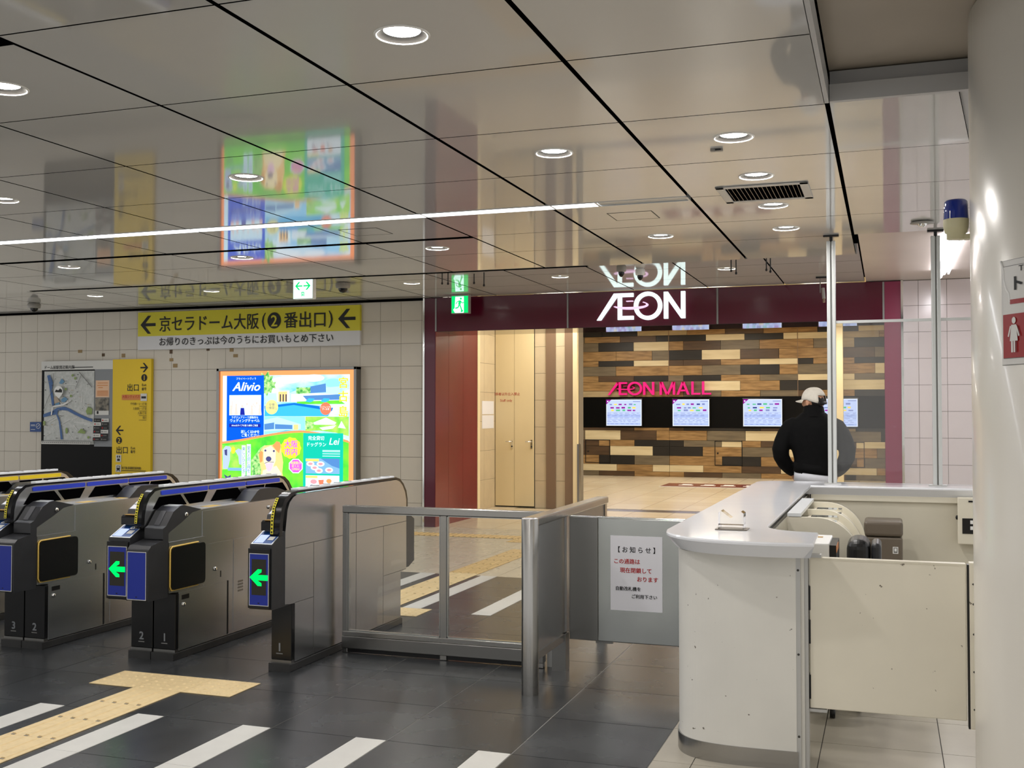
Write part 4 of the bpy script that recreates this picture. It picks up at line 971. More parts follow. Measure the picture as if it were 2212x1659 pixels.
# ---- mall ceiling lamps (hidden by the header from the viewpoint)
for k, (x, y, pw, sx, sy) in enumerate(((-4.6, 15.4, 110, .5, 1.0), (-2.4, 15.4, 110, .5, 1.0), (-.9, 15.4, 70, .4, 1.0), (-5.6, 19.0, 150, .6, 1.2), (-2.8, 19.0, 150, .6, 1.2), (-.9, 19.0, 90, .4, 1.2), (-5.8, 23.2, 130, 1.2, .4), (-3.4, 23.2, 130, 1.2, .4), (-1.0, 23.2, 110, 1.0, .4))):
    t = thing('mall_ceiling_lamp', (x, y, 3.4), 'warm rectangular lamp in the mall ceiling, hidden behind the header', 'light', 'mall ceiling lamps')
    b = MB(); b.box(x - sx / 2 - .03, x + sx / 2 + .03, y - sy / 2 - .03, y + sy / 2 + .03, 3.37, 3.3995, 'white'); b.build('frame', t)
    MB().box(x - sx / 2, x + sx / 2, y - sy / 2, y + sy / 2, 3.365, 3.37, 'mall_lit').build('diffuser', t)
    lamp('mall_glow', 'AREA', (0, 0, -.045), pw * .21, WARM, sx, sy, parent=t)

# ================================================================ TICKET GATES
ARCH = [(-.155, .80), (-.150, .88), (-.132, .945), (-.095, .997), (-.03, 1.030), (.05, 1.034), (1.404, 1.030), (1.47, 1.018), (1.53, .982), (1.575, .93), (1.595, .87), (1.598, .80)]
def ribbon(path, th):
    """closed outline: the path and its copy moved inwards by th (path runs left-to-right over an arch)"""
    inn = []
    for i, p in enumerate(path):
        a, c = Vector(path[max(i - 1, 0)]), Vector(path[min(i + 1, len(path) - 1)])
        t = (c - a).normalized(); n = Vector((t.y, -t.x)); q = th * (.40 + .60 * min(1.0, abs(t.y) * 1.4)); inn.append((p[0] + n.x * q, p[1] + n.y * q))
    return path + inn[::-1], inn
def readerhead(t, x0, x1, gx, gy):
    """dark nose with arrow display, sloped card reader and ticket block"""
    def yz(l): return [(gy + a, c) for a, c in l]
    MB().prism(yz([(-.21, .385), (-.21, .748), (-.075, .812), (.03, .82), (.03, .42), (-.03, .385)]), 'x', x0, x1, 'darkplastic').build('reader_housing', t, bevel=.006)
    # sloped reader face
    dy, dz = .135, .064; L = math.hypot(dy, dz)
    f = lambda u, v, l: (x0 + u, gy - .21 + v * dy / L - l * dz / L, .748 + v * dz / L + l * dy / L + .0006)
    W_ = x1 - x0
    p = Print(f); p.rect(.004, .004, W_ - .004, L - .004, 'alu'); p.rect(.010, .012, W_ - .010, L - .012, 'navy'); p.rect(.016, .016, W_ * .52, L * .66, 'reader_screen'); p.rect(W_ * .60, L * .30, W_ * .86, L * .55, 'boardwhite'); p.text('QR', W_ * .72, L * .66, .03, 'boardwhite', .03); p.rect(W_ * .62, L * .62, W_ * .70, L * .80, 'navy'); p.text('O', W_ * .64, L * .62, .04, 'boardwhite', .05)
    p.build('card_reader', t)
    # arrow panel on the front
    b = MB(); b.box(x0 - .006, x1 - .006, gy - .222, gy - .208, .392, .728, 'black'); b.build('front_plate', t, bevel=.004)
    p = wallprint(x0, gy - .2225, 0); p.rect(.004, .408, W_ - .012, .700, 'boardwhite'); p.rect(.008, .412, W_ - .016, .696, 'blue'); p.rect(.021, .468, W_ - .028, .668, 'arrow_field')
    c = (.004 + W_ - .012) / 2; z = .566; s = .058
    p.poly([(c - s, z), (c - .1 * s, z + .80 * s), (c + .32 * s, z + .80 * s), (c + .30 * s, z + .52 * s), (c - .16 * s, z + .26 * s), (c + s, z + .26 * s), (c + s, z - .26 * s), (c - .16 * s, z - .26 * s), (c + .30 * s, z - .52 * s), (c + .32 * s, z - .80 * s), (c - .1 * s, z - .80 * s)][::-1], 'arrow_green')
    p.oval(c, .424, .007, .003, 'black', 8)
    p.build('arrow_display', t)
    # ticket block above the reader
    MB().prism(yz([(-.115, .815), (-.115, .862), (-.10, .872), (.03, .878), (.03, .815)]), 'x', x0 + .012, x1 - .035, 'blackgloss').build('ticket_block', t, bevel=.004)
    MB().box(x0 + .03, x1 - .042, gy - .108, gy - .070, .8725, .8765, 'tan').build('ticket_slot', t)
    b = MB(); b.prism(yz([(-.066, .872), (-.060, .902), (.02, .945), (.10, .955), (.10, .872)]), 'x', x0 + .018, x1 - .038, 'greyplastic'); b.build('reader_cover', t, bevel=.004)
    f2 = lambda u, v, l: (x0 + .02 + u, gy - .058 + v * .88 - l * .47, .9035 + v * .475 + l * .88)
    p = Print(f2); p.rect(.004, .004, W_ - .062, .05, 'paper'); p.rect(W_ * .35, .02, W_ * .5, .034, 'print_grey'); p.rect(.004, .056, W_ - .062, .084, 'boardwhite')
    p.build('instruction_label', t)
def sticker(t, gy, xa, xb):
    p = Print(lambda u, v, l: (u, 0, 0))
    seg = [(-.1555, .83), (-.1505, .885), (-.1325, .950), (-.0955, 1.0)]
    b = MB()
    for k, ((y0, z0), (y1, z1)) in enumerate(zip(seg, seg[1:])):
        b.add([(xa, gy + y0 - .0015, z0), (xb, gy + y0 - .0015, z0), (xb, gy + y1 - .0015, z1 + .001), (xa, gy + y1 - .0015, z1 + .001)], [(0, 1, 2, 3)], 'yellow_sticker')
        for j in range(4):
            a0, a1 = j / 4 + .06, j / 4 + .18
            P0 = [(y0 + (y1 - y0) * q, z0 + (z1 - z0) * q) for q in (a0, a1)]
            b.add([(xa + .004, gy + P0[0][0] - .003, P0[0][1]), (xb - .004, gy + P0[0][0] - .003, P0[0][1]), (xb - .004, gy + P0[1][0] - .003, P0[1][1] + .001), (xa + .004, gy + P0[1][0] - .003, P0[1][1] + .001)], [(0, 1, 2, 3)], 'print_black')
    b.build('caution_sticker', t)
def keylock(t, x, y, z):
    b = MB(); b.lathe([(.013, 0), (.013, .007), (.009, .010), (.001, .0105)], (x, y, z), 'chrome', 16, 'x'); b.build('key_lock', t)
def double_gate(gx, gy, nums, label, strip='bluestrip', lock=True):
    t = thing('ticket_gate', (gx, gy, 0), label, 'ticket gate', 'automatic ticket gates in a row')
    Y = lambda a: gy + a
    yz = lambda l: [(gy + a, c) for a, c in l]
    for a, c in ((-.162, -.003), (.003, .162)):
        MB().prism([(gx + a, 0), (gx + c, 0), (gx + c, .045), (gx + a, .045)], 'y', Y(-.022), Y(1.49), 'plinth').build('plinth', t, bevel=.004)
        b = MB(); b.box(gx + a + .004, gx + c - .002, Y(-.004), Y(.03), .045, .062, 'steel_dark'); b.build('foot_strip', t)
        MB().box(gx + a + .002, gx + c - .001, Y(0), Y(.032), .062, .398, 'blackgloss').build('lower_front', t, bevel=.004)
    for s_, a in ((nums[0], -.083), (nums[1], .083)):
        p = wallprint(gx + a, Y(-.0006), 0); p.text(s_, 0, .112, .066, 'boardgrey', .03); p.rect(-.022, .095, .022, .101, 'print_grey'); p.build('gate_number', t)
    # steel body
    prof = [(.03, .05), (.03, .405), (-.078, .415), (-.078, .778), (.06, .832), (.154, .878), (.30, .885), (1.58, .885), (1.58, .40), (1.48, .37), (1.48, .05)]
    MB().prism(yz(prof), 'x', gx - .158, gx + .158, 'steel').build('body', t, bevel=.003)
    # rear nose
    MB().prism(yz([(1.57, .40), (1.70, .44), (1.71, .72), (1.58, .78), (1.58, .40)]), 'x', gx - .156, gx + .156, 'darkplastic').build('rear_nose', t, bevel=.006)
    # right flank: access panels, seams
    xr = gx + .158
    MB().box(xr, xr + .003, Y(.034), Y(.535), .062, .398, 'steel').build('access_panel', t)
    MB().box(xr, xr + .003, Y(.285), Y(.60), .405, .66, 'steel').build('access_panel', t)
    MB().box(xr, xr + .003, Y(.61), Y(1.47), .062, .66, 'steel').build('access_panel', t)
    MB().box(xr, xr + .003, Y(.265), Y(1.57), .668, .872, 'steel').build('access_panel', t)
    MB().box(xr, xr + .004, Y(.545), Y(.552), .055, .40, 'black').build('panel_gap', t)
    b = MB(); b.box(xr + .001, xr + .005, Y(.06), Y(.13), .355, .382, 'black'); b.build('finger_slot', t)
    keylock(t, xr + .003, Y(.075), .325); keylock(t, xr + .003, Y(.40), .495)
    MB().box(xr + .003, xr + .0045, Y(.46), Y(.468), .435, .475, 'black').build('key_slot', t)
    b = MB()
    for k in range(4): b.box(xr + .003, xr + .0042, Y(.66), Y(.72), .31 + .02 * k, .322 + .02 * k, 'steel_dark')
    b.build('vent_slots', t)
    b = MB(); b.box(xr + .003, xr + .005, Y(1.05), Y(1.16), .765, .84, 'steel_dark'); b.box(xr + .003, xr + .008, Y(1.07), Y(1.14), .775, .792, 'chrome'); b.build('rear_handle', t)
    keylock(t, xr + .003, Y(1.03), .835)
    # side screen with yellow edging
    MB().box(xr - .002, xr + .006, Y(-.074), Y(.285), .412, .715, 'steel').build('screen_frame', t)
    def rr(y0, y1, z0, z1, r): return [(Y(y1 - r) + r * math.cos(a), z1 - r + r * math.sin(a)) for a in (0, .5, 1.05, 1.57)] + [(Y(y0 + r) + r * math.cos(a), z1 - r + r * math.sin(a)) for a in (1.57, 2.1, 2.6, 3.14)] + [(Y(y0 + r) + r * math.cos(a), z0 + r + r * math.sin(a)) for a in (3.14, 3.67, 4.2, 4.71)] + [(Y(y1 - r) + r * math.cos(a), z0 + r + r * math.sin(a)) for a in (4.71, 5.24, 5.76, 6.28)]
    MB().prism(rr(-.066, .272, .430, .682, .024), 'x', xr + .004, xr + .022, 'blackgloss').build('side_screen', t, bevel=.003)
    b = MB(); b.tube([(xr + .012, Y(.21), .688), (xr + .012, Y(-.05), .686), (xr + .012, Y(-.066), .675), (xr + .012, Y(-.070), .655), (xr + .012, Y(-.070), .45), (xr + .012, Y(-.055), .427), (xr + .012, Y(.21), .424)], .0045, 'yellow_edge', 8); b.build('yellow_edging', t)
    # right half: dark ticket intake
    x0, x1 = gx + .006, gx + .162
    MB().prism(yz([(-.262, .392), (-.265, .685), (-.235, .712), (-.08, .742), (-.078, .80), (-.078, .392)]), 'x', x0 + .005, x1, 'darkplastic').build('intake_housing', t, bevel=.012, seg=3)
    p = wallprint(x0 + .012, Y(-.2662), 0); p.rect(.0, .40, .133, .680, 'boardwhite'); p.rect(.004, .404, .129, .676, 'blue'); p.oval(.066, .418, .007, .003, 'black', 8); p.build('blue_panel', t)
    MB().prism(yz([(-.13, .735), (-.13, .802), (-.10, .815), (-.03, .895), (.03, .922), (.07, .926), (.25, .886), (.155, .874), (.06, .828), (-.078, .770), (-.078, .735)]), 'x', gx + .032, x1 + .001, 'darkplastic').build('intake_hood', t, bevel=.006)
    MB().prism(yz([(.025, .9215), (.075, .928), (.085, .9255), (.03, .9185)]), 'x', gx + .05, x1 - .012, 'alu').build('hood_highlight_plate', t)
    b = MB(); b.prism(yz([(-.099, .8175), (-.031, .8955), (-.031, .8985), (-.099, .8205)]), 'x', gx + .075, x1 - .05, 'greyplastic'); b.build('ticket_guide', t)
    keylock(t, x1 + .001, Y(.09), .868)
    # deck and rear exit hood
    MB().box(gx - .15, gx + .15, Y(.26), Y(1.58), .884, .890, 'alu_matt').build('deck', t)
    for q in (.36, .74): MB().box(gx + .075, gx + .145, Y(q), Y(q + .13), .890, .8915, 'yellow_edge').build('deck_label', t)
    MB().prism(yz([(.80, .889), (.895, .955), (.93, .966), (1.15, .962), (1.36, .905), (1.58, .889)]), 'x', gx + .04, gx + .159, 'darkplastic').build('exit_hood', t, bevel=.005)
    MB().prism(yz([(.94, .968), (1.10, .966), (1.10, .9635), (.94, .9655)]), 'x', gx + .055, gx + .15, 'greyplastic').build('exit_tray', t)
    # left half reader
    readerhead(t, gx - .160, gx - .008, gx, gy)
    # arch: steel plate with black windows, coloured strips, black edge, white cap strip
    xa, xb = gx - .018, gx + .026
    out, inn = ribbon(ARCH, .030)
    MB().prism(yz(inn + [(1.568, .86), (-.125, .80)]), 'x', xa + .004, xb - .004, 'steel').build('arch_plate', t)
    MB().prism(yz(out), 'x', xa, xb, 'blackgloss', True).build('arch_edge', t)
    W = [[(.02, .905), (.16, .93), (.215, .955), (.215, .968), (.055, .968), (.035, .955)], [(.27, .968), (.50, .968), (.48, .935), (.325, .93)], [(.60, .925), (.66, .968), (.86, .968), (.92, .925)], [(.97, .968), (1.20, .968), (1.165, .93), (1.03, .925)], [(1.225, .93), (1.255, .968), (1.42, .968), (1.48, .925)]]
    W = [[(-.04, .905), (.02, .975), (.225, .976), (.29, .910)], [(.262, .976), (.515, .978), (.465, .912), (.325, .910)], [(.55, .908), (.62, .978), (.86, .978), (.93, .908)], [(.965, .978), (1.20, .978), (1.165, .912), (1.05, .912)], [(1.185, .915), (1.22, .978), (1.44, .978), (1.51, .915)]]
    for w_ in W: MB().prism(yz(w_), 'x', xa + .0005, xb - .0005, 'slot').build('arch_window', t)
    for y0, y1 in ((.035, .515), (.535, .955), (.97, 1.40)):
        n = []
        MB().prism(yz([(y0, .990), (y0 + .008, .985), (y1 - .008, .985), (y1, .990), (y1, 1.008), (y1 - .008, 1.013), (y0 + .008, 1.013), (y0, 1.008)]), 'x', xa + .0005, xb + .0005, strip).build('colour_strip', t)
    b = MB(); b.box(xa + .002, xb - .002, Y(.06), Y(1.37), 1.032, 1.047, 'whitestrip'); b.build('cap_strip', t, bevel=.002)
    for k in range(9): MB().box(xa + .003, xb - .003, Y(.16 + .14 * k), Y(.168 + .14 * k), 1.046, 1.050, 'steel_dark').build('cap_rivet', t)
    sticker(t, gy, xa - .002, xa + .016)
    return t
double_gate(-4.217, 5.545, '21', 'blue striped ticket gate marked 2 and 1, between the two other blue gates')
double_gate(-5.195, 5.545, '32', 'blue striped ticket gate marked 3 and 2, second from the left')
double_gate(-6.185, 5.545, '43', 'leftmost ticket gate with a yellow strip, cut by the picture edge', 'yellow')

# ---- end gate number 1
gx, gy = -3.32, 5.53
t = thing('ticket_gate', (gx, gy, 0), 'single end ticket gate marked 1 with a plain steel flank beside the glass fence', 'ticket gate', 'automatic ticket gates in a row')
yz = lambda l: [(gy + a, c) for a, c in l]
MB().prism([(gx - .072, 0), (gx + .070, 0), (gx + .070, .045), (gx - .072, .045)], 'y', gy - .022, gy + 1.50, 'plinth').build('plinth', t, bevel=.004)
MB().box(gx - .066, gx + .066, gy - .004, gy + .03, .045, .062, 'steel_dark').build('foot_strip', t)
MB().box(gx - .068, gx + .066, gy, gy + .034, .062, .392, 'blackgloss').build('lower_front', t, bevel=.004)
p = wallprint(gx - .012, gy - .0006, 0); p.text('1', 0, .112, .066, 'boardgrey', .03); p.rect(-.022, .095, .022, .101, 'print_grey'); p.build('gate_number', t)
prof = [(.035, .05), (.035, .385), (-.075, .395), (-.075, .72), (-.075, .80)] + [(-.052, .93), (-.028, .972), (.01, .998), (.055, 1.012), (1.40, 1.018), (1.46, 1.004), (1.51, .972), (1.55, .925), (1.572, .87), (1.575, .38), (1.48, .365), (1.48, .05)]
MB().prism(yz(prof), 'x', gx + .030, gx + .066, 'steel').build('flank', t, bevel=.002)
MB().prism(yz([(.035, .05), (.035, .40), (.03, .82), (.20, .90), (1.57, .90), (1.57, .38), (1.48, .36), (1.48, .05)]), 'x', gx - .066, gx + .031, 'steel_dark').build('body', t)
# flank seams
b = MB(); xr = gx + .0655
b.box(xr, xr + .0012, gy - .07, gy + 1.57, .714, .717, 'seam'); b.box(xr, xr + .0012, gy + .25, gy + .2525, .05, .717, 'seam'); b.box(xr, xr + .0012, gy + .035, gy + .25, .388, .3905, 'seam'); b.box(xr, xr + .0012, gy + 1.20, gy + 1.2025, .05, .717, 'seam'); b.box(xr, xr + .0012, gy + .80, gy + .8025, .05, 1.01, 'seam'); b.box(xr, xr + .0012, gy + 1.20, gy + 1.57, .375, .3775, 'seam')
b.build('panel_seams', t)
out, inn = ribbon([(-.135, .79), (-.130, .88), (-.112, .945), (-.075, .997), (-.01, 1.026), (.06, 1.034), (1.404, 1.036), (1.47, 1.022), (1.53, .985), (1.58, .93), (1.60, .87), (1.60, .76)], .034)
MB().prism(yz(out), 'x', gx + .004, gx + .064, 'blackgloss', True).build('arch_edge', t)
b = MB(); b.box(gx + .008, gx + .062, gy + .08, gy + 1.38, 1.034, 1.046, 'whitestrip'); b.build('cap_strip', t, bevel=.002)
for k in range(9): MB().box(gx + .009, gx + .059, gy + .18 + .14 * k, gy + .188 + .14 * k, 1.045, 1.049, 'steel_dark').build('cap_rivet', t)
b = MB()
MB().prism(yz([(1.57, .385), (1.62, .385), (1.715, .42), (1.715, .72), (1.60, .775), (1.57, .775)]), 'x', gx - .066, gx + .064, 'darkplastic').build('rear_nose', t, bevel=.005)
readerhead(t, gx - .080, gx + .062, gx, gy)
b = MB()
seg = [(-.1365, .80), (-.1315, .885), (-.1135, .950), (-.0765, 1.0)]
for k, ((y0, z0), (y1, z1)) in enumerate(zip(seg, seg[1:])):
    xa, xb = gx + .006, gx + .024
    b.add([(xa, gy + y0 - .0015, z0), (xb, gy + y0 - .0015, z0), (xb, gy + y1 - .0015, z1 + .001), (xa, gy + y1 - .0015, z1 + .001)], [(0, 1, 2, 3)], 'yellow_sticker')
    for j in range(4):
        P0 = [(y0 + (y1 - y0) * q, z0 + (z1 - z0) * q) for q in (j / 4 + .06, j / 4 + .18)]
        b.add([(xa + .004, gy + P0[0][0] - .003, P0[0][1]), (xb - .004, gy + P0[0][0] - .003, P0[0][1]), (xb - .004, gy + P0[1][0] - .003, P0[1][1] + .001), (xa + .004, gy + P0[1][0] - .003, P0[1][1] + .001)], [(0, 1, 2, 3)], 'print_black')
b.build('caution_sticker', t)

# ================================================================ FENCE, SWING GATE
t = thing('glass_fence', (-2.63, 6.09, 0), 'low steel framed glass fence right of the end ticket gate', 'fence')
fx0, fx1, fxm, fy = -3.215, -1.905, -2.538, 6.09
MB().box(fx0, fx1, fy - .025, fy + .025, .865, .912, 'steel_post').build('top_rail', t, bevel=.006)
for x, wd in ((fx0 + .018, .018), (fxm, .022), (fx1 - .02, .018)): MB().box(x - wd, x + wd, fy - .02, fy + .02, .0, .866, 'steel_post').build('post', t, bevel=.004)
MB().box(fx0, fx1, fy - .022, fy + .022, .105, .135, 'steel_post').build('bottom_rail', t, bevel=.004)
MB().box(fx0, fx1, fy - .028, fy + .028, .03, .105, 'steel_dark').build('kick_rail', t, bevel=.004)
MB().box(fx0 + .02, fx1 - .02, fy - .01, fy + .01, .004, .03, 'black').build('base_shadow_strip', t)
for a, c in ((fx0 + .036, fxm - .022), (fxm + .022, fx1 - .038)):
    MB().box(a, c, fy - .004, fy + .004, .135, .866, 'glass').build('glass_pane', t)
    b = MB()
    for q in ((a, a + .006, .135, .866), (c - .006, c, .135, .866), (a, c, .135, .141), (a, c, .86, .866)): b.box(q[0], q[1], fy - .012, fy + .012, q[2], q[3], 'steel_bright')
    b.build('pane_bead', t)
t = thing('steel_barrier', (-1.80, 6.2, 0), 'steel side barrier with a thick round end post', 'barrier')
b = MB(); b.lathe([(.046, 0), (.046, .925), (.043, .931), (.001, .932)], (-1.80, 5.50, 0), 'steel_post', 32); b.build('end_post', t)
MB().box(-1.842, -1.758, 5.50, 7.05, .885, .931, 'steel_post').build('top_rail', t, bevel=.008)
MB().box(-1.825, -1.775, 5.535, 6.115, .215, .885, 'steel').build('side_panel', t)
b = MB(); b.box(-1.83, -1.768, 5.535, 6.115, .175, .215, 'steel_post'); b.box(-1.83, -1.768, 6.085, 6.118, .215, .885, 'steel_post'); b.build('panel_frame', t)
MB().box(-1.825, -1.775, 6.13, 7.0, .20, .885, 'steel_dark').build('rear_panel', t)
MB().box(-1.83, -1.77, 7.0, 7.05, 0, .885, 'steel_post').build('rear_post', t)
MB().box(-1.845, -1.762, 6.04, 6.115, 0, .215, 'steel_dark').build('foot', t)
MB().box(-1.90, -1.85, 6.125, 6.2, 0, .10, 'alu_matt').build('foot_cover', t)
t = thing('swing_gate', (-1.36, 6.10, .18), 'closed steel swing gate between barrier and counter, holding a notice', 'gate')
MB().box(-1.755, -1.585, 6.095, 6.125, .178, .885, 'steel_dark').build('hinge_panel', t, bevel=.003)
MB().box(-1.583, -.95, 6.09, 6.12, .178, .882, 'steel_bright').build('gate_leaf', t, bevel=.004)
MB().tube([(-1.755, 6.105, .886), (-.95, 6.105, .884)], .006, 'chrome', 8).build('top_trim', t)
MB().box(-1.60, -1.50, 6.10, 6.12, .165, .18, 'steel_dark').build('bottom_bracket', t)
t = thing('paper_notice', (-1.36, 6.088, .362), 'white printed paper notice stuck on the swing gate', 'notice')
MB().box(-1.508, -1.208, 6.0865, 6.0885, .362, .786, 'paper').build('sheet', t)
p = wallprint(-1.508, 6.0862, .362, .0003)
p.text('【 お 知 ら せ 】', .152, .332, .037, 'print_black', .018, sx=.95)
p.text('この通路は', .095, .268, .031, 'print_red', .02); p.text('現在閉鎖して', .148, .218, .031, 'print_red', .02); p.text('おります', .215, .170, .031, 'print_red', .02)
p.text('自動改札機を', .103, .116, .025, 'print_black', .02); p.text('ご利用下さい', .196, .074, .025, 'print_black', .02)
p.build('lettering', t)

# ================================================================ OFFICE COUNTER
SZ = .965
slab0 = [(-.945, 4.86), (-.93, 4.77), (-.895, 4.69), (-.84, 4.615), (-.76, 4.555), (-.66, 4.518), (-.55, 4.50), (-.42, 4.50), (-.285, 4.525), (-.292, 4.94), (-.40, 4.965), (-.47, 5.01), (-.515, 5.08), (-.53, 5.17), (-.525, 8.10), (.80, 8.10), (.80, 8.56), (-.78, 8.58), (-.87, 8.55), (-.925, 8.48), (-.945, 8.38)]
def soften(P, a, b_):
    for _ in range(2):
        Q_ = [P[a]]
        for i in range(a, b_): p0, p1 = P[i], P[i + 1]; Q_ += [(p0[0] * .75 + p1[0] * .25, p0[1] * .75 + p1[1] * .25), (p0[0] * .25 + p1[0] * .75, p0[1] * .25 + p1[1] * .75)]
        P = P[:a] + Q_ + P[b_:]; b_ = a + len(Q_)
    return P
slab = soften(slab0, 0, 8)
t = thing('office_counter', (-.64, 6.4, 0), 'white station office counter with a rounded end and pale grey top', 'counter')
b = MB(); lo = offset_poly(slab, .045); up = offset_poly(slab, .004); n = len(slab)
V = [(x, y, SZ) for x, y in up] + [(x, y, SZ - .006) for x, y in slab] + [(x, y, SZ - .014) for x, y in slab] + [(x, y, SZ - .066) for x, y in lo]
F = [tuple(range(n))] + [tuple(range(3 * n, 4 * n))[::-1]]
b.add(V, F, 'countertop')
for r_ in range(3): b.add(V, [(r_ * n + i, (r_ + 1) * n + i, (r_ + 1) * n + (i + 1) % n, r_ * n + (i + 1) % n) for i in range(n)], 'countertop')
b.build('worktop', t)
body = [(-.905, 8.45), (-.905, 5.0), (-.902, 4.92), (-.888, 4.85), (-.862, 4.79), (-.82, 4.745), (-.76, 4.715), (-.68, 4.698), (-.58, 4.692), (-.37, 4.70), (-.37, 4.95), (-.50, 5.02), (-.56, 5.1), (-.56, 8.15), (-.56, 8.45)]
body = soften(body, 1, 9)
MB().prism(body, 'z', .075, .885, 'counterpaint').build('body', t)
MB().prism(offset_poly(body, .004), 'z', .885, .899, 'black').build('shadow_gap', t)
MB().prism(offset_poly(body, -.006), 'z', 0, .077, 'steel_post').build('plinth', t)
b = MB(); b.box(-.37, -.352, 4.702, 4.76, 0, .89, 'alu_matt'); b.build('end_trim', t); MB().box(-.352, -.338, 4.715, 4.77, 0, .89, 'counterpaint').build('end_trim', t); MB().box(-.338, -.322, 4.725, 4.78, 0, .89, 'alu_matt').build('end_trim', t)
b = MB()
for z in (.14, .48, .83): b.lathe([(.005, 0), (.005, .002), (.001, .0025)], (-.361, 4.702, z), 'seam', 8, 'y')
b.build('screws', t)
MB().box(-.525, .80, 8.16, 8.50, 0, .90, 'officewall').build('back_wall', t)
MB().box(-.53, .80, 8.14, 8.17, .86, .899, 'officecream').build('rail_lip', t)
# acrylic tray stand on the counter
t = thing('acrylic_holder', (-.665, 4.96, SZ), 'clear acrylic block with a V notch on the counter top', 'holder')
MB().box(-.735, -.595, 4.90, 5.01, SZ + .0005, SZ + .004, 'greybrown').build('base_mat', t)
b = MB(); b.prism([(-.722, SZ + .022), (-.61, SZ + .022), (-.61, SZ + .075), (-.622, SZ + .083), (-.667, SZ + .052), (-.71, SZ + .085), (-.722, SZ + .077)], 'y', 4.915, 4.99, 'acrylic'); b.build('block', t)
b = MB(); b.box(-.722, -.718, 4.915, 4.99, SZ + .004, SZ + .022, 'acrylic'); b.box(-.614, -.61, 4.915, 4.99, SZ + .004, SZ + .022, 'acrylic'); b.build('feet', t)
# swing door
t = thing('office_door', (-.02, 4.76, .25), 'low cream office door between counter and white column', 'door')
MB().box(-.318, .290, 4.745, 4.785, .252, .876, 'doorpaint').build('leaf', t, bevel=.004)
MB().box(-.318, .290, 4.742, 4.788, .872, .880, 'officecream').build('top_edge', t)
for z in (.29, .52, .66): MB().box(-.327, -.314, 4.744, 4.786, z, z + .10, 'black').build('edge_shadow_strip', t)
b = MB(); b.box(-.34, -.27, 4.735, 4.79, .881, .893, 'alu_matt'); b.lathe([(.016, -.008), (.016, .006)], (-.335, 4.75, .887), 'steel_dark', 16); b.build('top_hinge', t)
b = MB(); b.box(-.335, -.25, 4.74, 4.79, .238, .25, 'alu_matt'); b.build('bottom_hinge', t)
t = thing('door_jamb', (.32, 4.76, .2), 'narrow scuffed cream jamb between office door and column', 'door jamb')
MB().box(.303, .345, 4.745, 4.80, .22, .885, 'doorpaint').build('jamb', t, bevel=.003)
MB().box(.296, .304, 4.75, 4.79, .22, .876, 'black').build('gap_strip', t)
b = MB()
for z in (.30, .45, .60, .72, .80): b.lathe([(.004, 0), (.004, .002), (.001, .0025)], (.318, 4.745, z), 'seam', 8, 'y')
b.build('screws', t)
# glass screen on the back rail
t = thing('glass_screen', (-.03, 8.34, SZ), 'tall glass screen on two aluminium posts above the counter rail', 'glass screen')
for x in (-.387, .333):
    b = MB(); b.box(x - .032, x - .005, 8.315, 8.365, SZ + .001, 2.755, 'alu'); b.box(x + .005, x + .03, 8.315, 8.365, SZ + .001, 2.755, 'alu'); b.box(x - .006, x + .006, 8.325, 8.355, SZ + .001, 2.75, 'steel_dark')
    po = b.build('post', t, bevel=.004)
    b = MB(); b.box(x - .055, x + .055, 8.32, 8.36, 2.786, CZ - .0005, 'black'); b.tube([(x, 8.34, 2.75), (x, 8.34, 2.79)], .012, 'black', 10); b.build('ceiling_mount', po)
    b = MB(); b.box(x - .06, x + .06, 8.305, 8.375, SZ + .0002, SZ + .008, 'alu_matt'); b.build('foot_plate', po)
for a, c in ((-.356, .301), (.363, .85)):
    g = MB().box(a, c, 8.336, 8.346, SZ + .002, 2.15, 'glass_hazy').build('glass_pane', t)
    MB().box(a, c, 8.332, 8.350, 2.145, 2.165, 'alu').build('glass_top_edge', g)
# ticket tray cabinet with arched dividers
t = thing('tray_cabinet', (-.32, 6.5, 0), 'cream tray cabinet with three arched dividers behind the counter', 'cabinet')
def archp(r0=0.0, top=.935): return [(-.505, 0.0), (-.505, top - r0)] + [(x, z) for x, z in [(-.36, top - r0)] + arc(-.36, .70, .225 - r0, 90, 0, 12, .235 - r0)] + [(-.135 - r0, 0.0)]
for y0 in (5.95, 6.45, 6.98):
    MB().prism(archp(), 'y', y0, y0 + .035, 'officecream', False).build('arched_divider', t)
    pts = archp(-.002)[2:-1]; b = MB()
    for (x0, z0), (x1, z1) in zip(pts, pts[1:]): b.add([(x0, y0 + .035, z0), (x0, y0 + .047, z0), (x1, y0 + .047, z1), (x1, y0 + .035, z1)], [(0, 1, 2, 3), (3, 2, 1, 0)], 'steel_dark')
    b.build('divider_trim', t)
for y0, y1 in ((5.985, 6.45), (6.485, 6.98)):
    MB().prism(archp(.035), 'y', y0 + .012, y1, 'officecream', True).build('curved_tray', t)
MB().box(-.51, -.44, 5.95, 7.02, .938, .955, 'whitestrip').build('top_ledge', t)
for y0 in (6.1, 6.6): MB().box(-.40, -.26, y0, y0 + .12, .902, .925, 'acrylic').build('card_holder', t)
# grey-brown bin by the back wall
t = thing('waste_bin', (-.03, 7.75, 0), 'grey-brown upright bin with a lid by the office back wall', 'bin')
MB().box(-.155, .085, 7.65, 7.95, .0, .66, 'greybrown').build('body', t, bevel=.012)
MB().box(-.158, .088, 7.645, 7.955, .665, .765, 'greybrown').build('lid', t, bevel=.02, seg=3)
p = wallprint(-.155, 7.6495, 0); p.rect(.178, .555, .212, .60, 'white'); p.rect(.183, .56, .207, .595, 'print_grey'); p.rect(.188, .57, .202, .59, 'white'); p.build('label_print', t)
